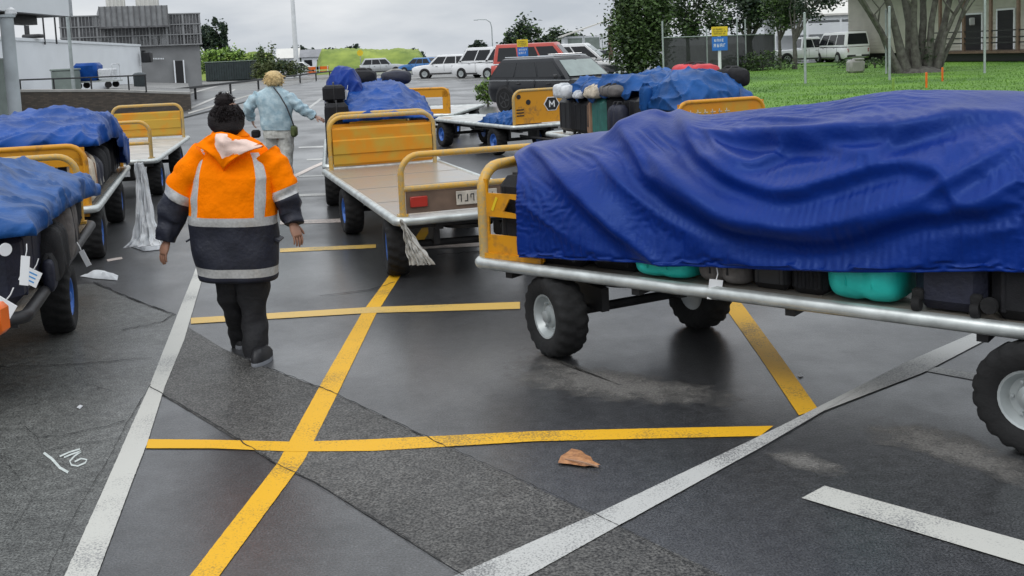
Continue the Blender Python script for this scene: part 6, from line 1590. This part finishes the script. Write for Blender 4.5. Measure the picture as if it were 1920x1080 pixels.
tree('evergreen_tree', 'large dense dark evergreen tree at the left end of the mesh fence', 'tree', at(1198, 140, 56), 1.2, .25, (0, 0, 3.2), (1.55, 1.5, 3.3), 17000, .10, [LD, LM, LM], 3, 60, spread=.33)
tree('evergreen_tree', 'tall dark tree behind the mesh fence right of the yellow sign', 'tree', at(1405, 120, 70), 2.0, .22, (.2, 0, 4.5), (2.3, 1.8, 2.7), 12000, .12, [LD, LD, LBL], 5, 34, spread=.32, lo=2)
tree('slender_tree', 'loose-leaved tree above the left part of the mesh fence', 'tree', at(1290, 120, 66), 2.4, .13, (0, 0, 4.3), (2.3, 1.6, 2.2), 6500, .11, [LD, LM], 8, 34, spread=.28, lo=2)
tree('slender_tree', 'thin tree with several bare stems left of the white pickup', 'tree', at(1462, 125, 62), 2.0, .10, (.7, 0, 4.3), (1.9, 1.3, 2.0), 4200, .09, [LD, LM], 13, 34, limbs=9, spread=.25, lo=1.5)
tree('slender_tree', 'thin leaning tree in front of the white pickup', 'tree', at(1490, 125, 60), 1.9, .13, (.9, 0, 4.2), (1.9, 1.2, 1.7), 2200, .09, [LD, LBL], 17, 26, limbs=9, spread=.25, lo=1.8)
tree('shrub', 'low dark shrub along the fence foot beside the slender trees', 'shrub', at(1430, 128, 60), .2, .05, (0, 0, .5), (2.6, .6, .55), 2200, .07, [LD, LM], 19, 24, limbs=3, lo=0)
tree('shrub', 'dark shrub under the beige wall beside the stone block', 'shrub', at(1640, 125, 56), .2, .05, (0, 0, .35), (2.0, .6, .4), 1500, .06, [LD, LM], 20, 20, limbs=3, lo=0)
# many-stemmed big tree
mt = thing('multi_stem_tree', 'huge spreading grey tree with many trunks from one base', 'tree', at(1722, 130, 47)); rr = random.Random(4); O = mt.location.copy()
b = MB(); stems = [((1618, 0), .12, -.3), ((1600, -20), .16, .2), ((1655, -30), .20, -.2), ((1690, -60), .22, .3), ((1712, -60), .17, -.3), ((1735, -60), .18, .2), ((1765, -60), .16, -.1), ((1792, -50), .17, .3), ((1812, -10), .12, -.2), ((1830, -30), .10, .2)]
tips = []
for (tx, ty), r0, off in stems:
    tip = P(tx, ty, 47 + off * 3) - O; foot = Vector((lerp(0, tip.x, .34), off * 1.4, -.05)); mid = Vector((lerp(foot.x, tip.x, .40 + rr.uniform(-.08, .08)), off * 1.2, lerp(foot.z, tip.z, .48)))
    ext = tip + (tip - mid) * .9
    pts = [foot, foot.lerp(mid, .5) + Vector((rr.uniform(-.06, .06), 0, .05)), mid, mid.lerp(tip, .5) + Vector((rr.uniform(-.1, .1), rr.uniform(-.1, .1), 0)), tip, ext]
    b.tube(pts, [r0 * 1.45, r0 * 1.05, r0 * .85, r0 * .75, r0 * .68, r0 * .4], 10); tips.append(ext)
    for q in range(2):
        e = mid.lerp(tip, rr.uniform(.2, .9)); b.tube([e, e + Vector((rr.uniform(-.6, .6), rr.uniform(-.4, .4), .7)), e + Vector((rr.uniform(-1.3, 1.3), rr.uniform(-.6, .6), 1.7))], [r0 * .4, r0 * .3, r0 * .15], 6)
b.lathe([(1.3, -.05), (1.1, .06), (.85, .16), (.6, .25), (.3, .3)], n=14); b.build('trunk', M['bark'], mt, 60)
b = MB()
for i, tp in enumerate(tips): leaves(b, tp + Vector((0, 0, .8)), (1.9, 1.6, 1.3), 650, .13, 40 + i, 12, nm=2)
leaves(b, (.15, -.3, 1.0), (.5, .4, .6), 260, .05, 77, 10, nm=1)
b.build('crown', [LD, LM], mt, fix=False)
# far trees
tree('far_tree', 'dark round tree behind the right edge of the grey building', 'tree', at(392, 120, 130), 2.2, .3, (-.2, 0, 4.9), (1.5, 1.4, 2.0), 2200, .22, [LBL, LD], 23, 20, spread=.3)
tree('far_tree', 'dark leaning tree right of the grey building with a notched crown', 'tree', at(412, 120, 126), 2.2, .25, (.0, 0, 4.9), (1.2, 1.2, 2.1), 2200, .2, [LBL, LD], 24, 18, spread=.3)
tree('conical_shrub', 'pointed olive conifer in front of the far houses', 'shrub', at(503, 130, 103), .5, .15, (-.1, 0, 1.9), (.9, .9, 1.7), 1500, .12, [LO, LM], 25, 20, limbs=3)
tree('shrub', 'wide olive bush right of the pointed conifer', 'shrub', at(532, 132, 102), .3, .1, (0, 0, .9), (1.9, 1.2, 1.1), 2400, .12, [LO, LD], 26, 24, limbs=3)
tree('shrub', 'brownish bush between the container and pointed conifer', 'shrub', at(490, 132, 100), .3, .1, (0, 0, .8), (1.0, .8, .9), 1100, .11, [LO], 27, 18, limbs=3)
for i, (px_, ypx, l) in enumerate(((392, 104, 'bright green hedge bush at the left, next to the grey building'), (425, 103, 'bright green hedge bush above the dark container'), (462, 106, 'bright green hedge bush left of the pointed conifer'))):
    tree('hedge_bush', l, 'shrub', at(px_, 128, 110), .4, .1, (0, 0, 1.9), (1.9, 1.2, 1.3), 1800, .15, [LB, LB, LM], 30 + i, 20, limbs=3, group='bright hedge bushes')
for i, (px_, yt, Y_, rx, rz_, l) in enumerate(((985, 33, 150, 3.0, 3.9, 'tall dark tree behind the red van'), (955, 62, 148, 1.8, 2.0, 'lower dark tree left of the tall one behind the red van'), (1066, 50, 150, 2.9, 2.9, 'broad dark tree left of the pale shed'), (1030, 66, 155, 2.4, 2.2, 'dark tree in the gap between the two big far trees'), (900, 78, 165, 1.8, 1.4, 'small distant tree above the white vans'), (560, 85, 170, 1.6, 1.8, 'small dark tree right beside the white pole'), (585, 92, 172, 1.4, 1.5, 'small tree between the pole and yellow-green bank'), (642, 88, 150, 2.2, 1.2, 'dark flat tree crown on top of the yellow-green bank'), (672, 84, 152, 1.2, 1.6, 'spiky little tree on the yellow-green bank'), (775, 92, 160, 1.8, 1.6, 'grey-green tree at the right end of the bank'))):
    zt_ = P(px_, yt, Y_).z; c_ = zt_ - rz_
    tree('far_tree', l, 'tree', at(px_, 120, Y_), max(.6, c_ * .6), .25, (0, 0, c_), (rx, rx * .8, rz_), 2600 if rx > 2 else 1100, .24, [LD, LBL, LM] if i < 4 else [LD, LBL], 50 + i, 24, limbs=4, group='trees at the far side', spread=.3)
tree('shrub', 'small bright green bush left of the black four wheel drive', 'shrub', at(914, 180, 34), .15, .04, (0, 0, .42), (.36, .3, .40), 1500, .045, [LB, LM], 90, 20, limbs=4, lo=0)
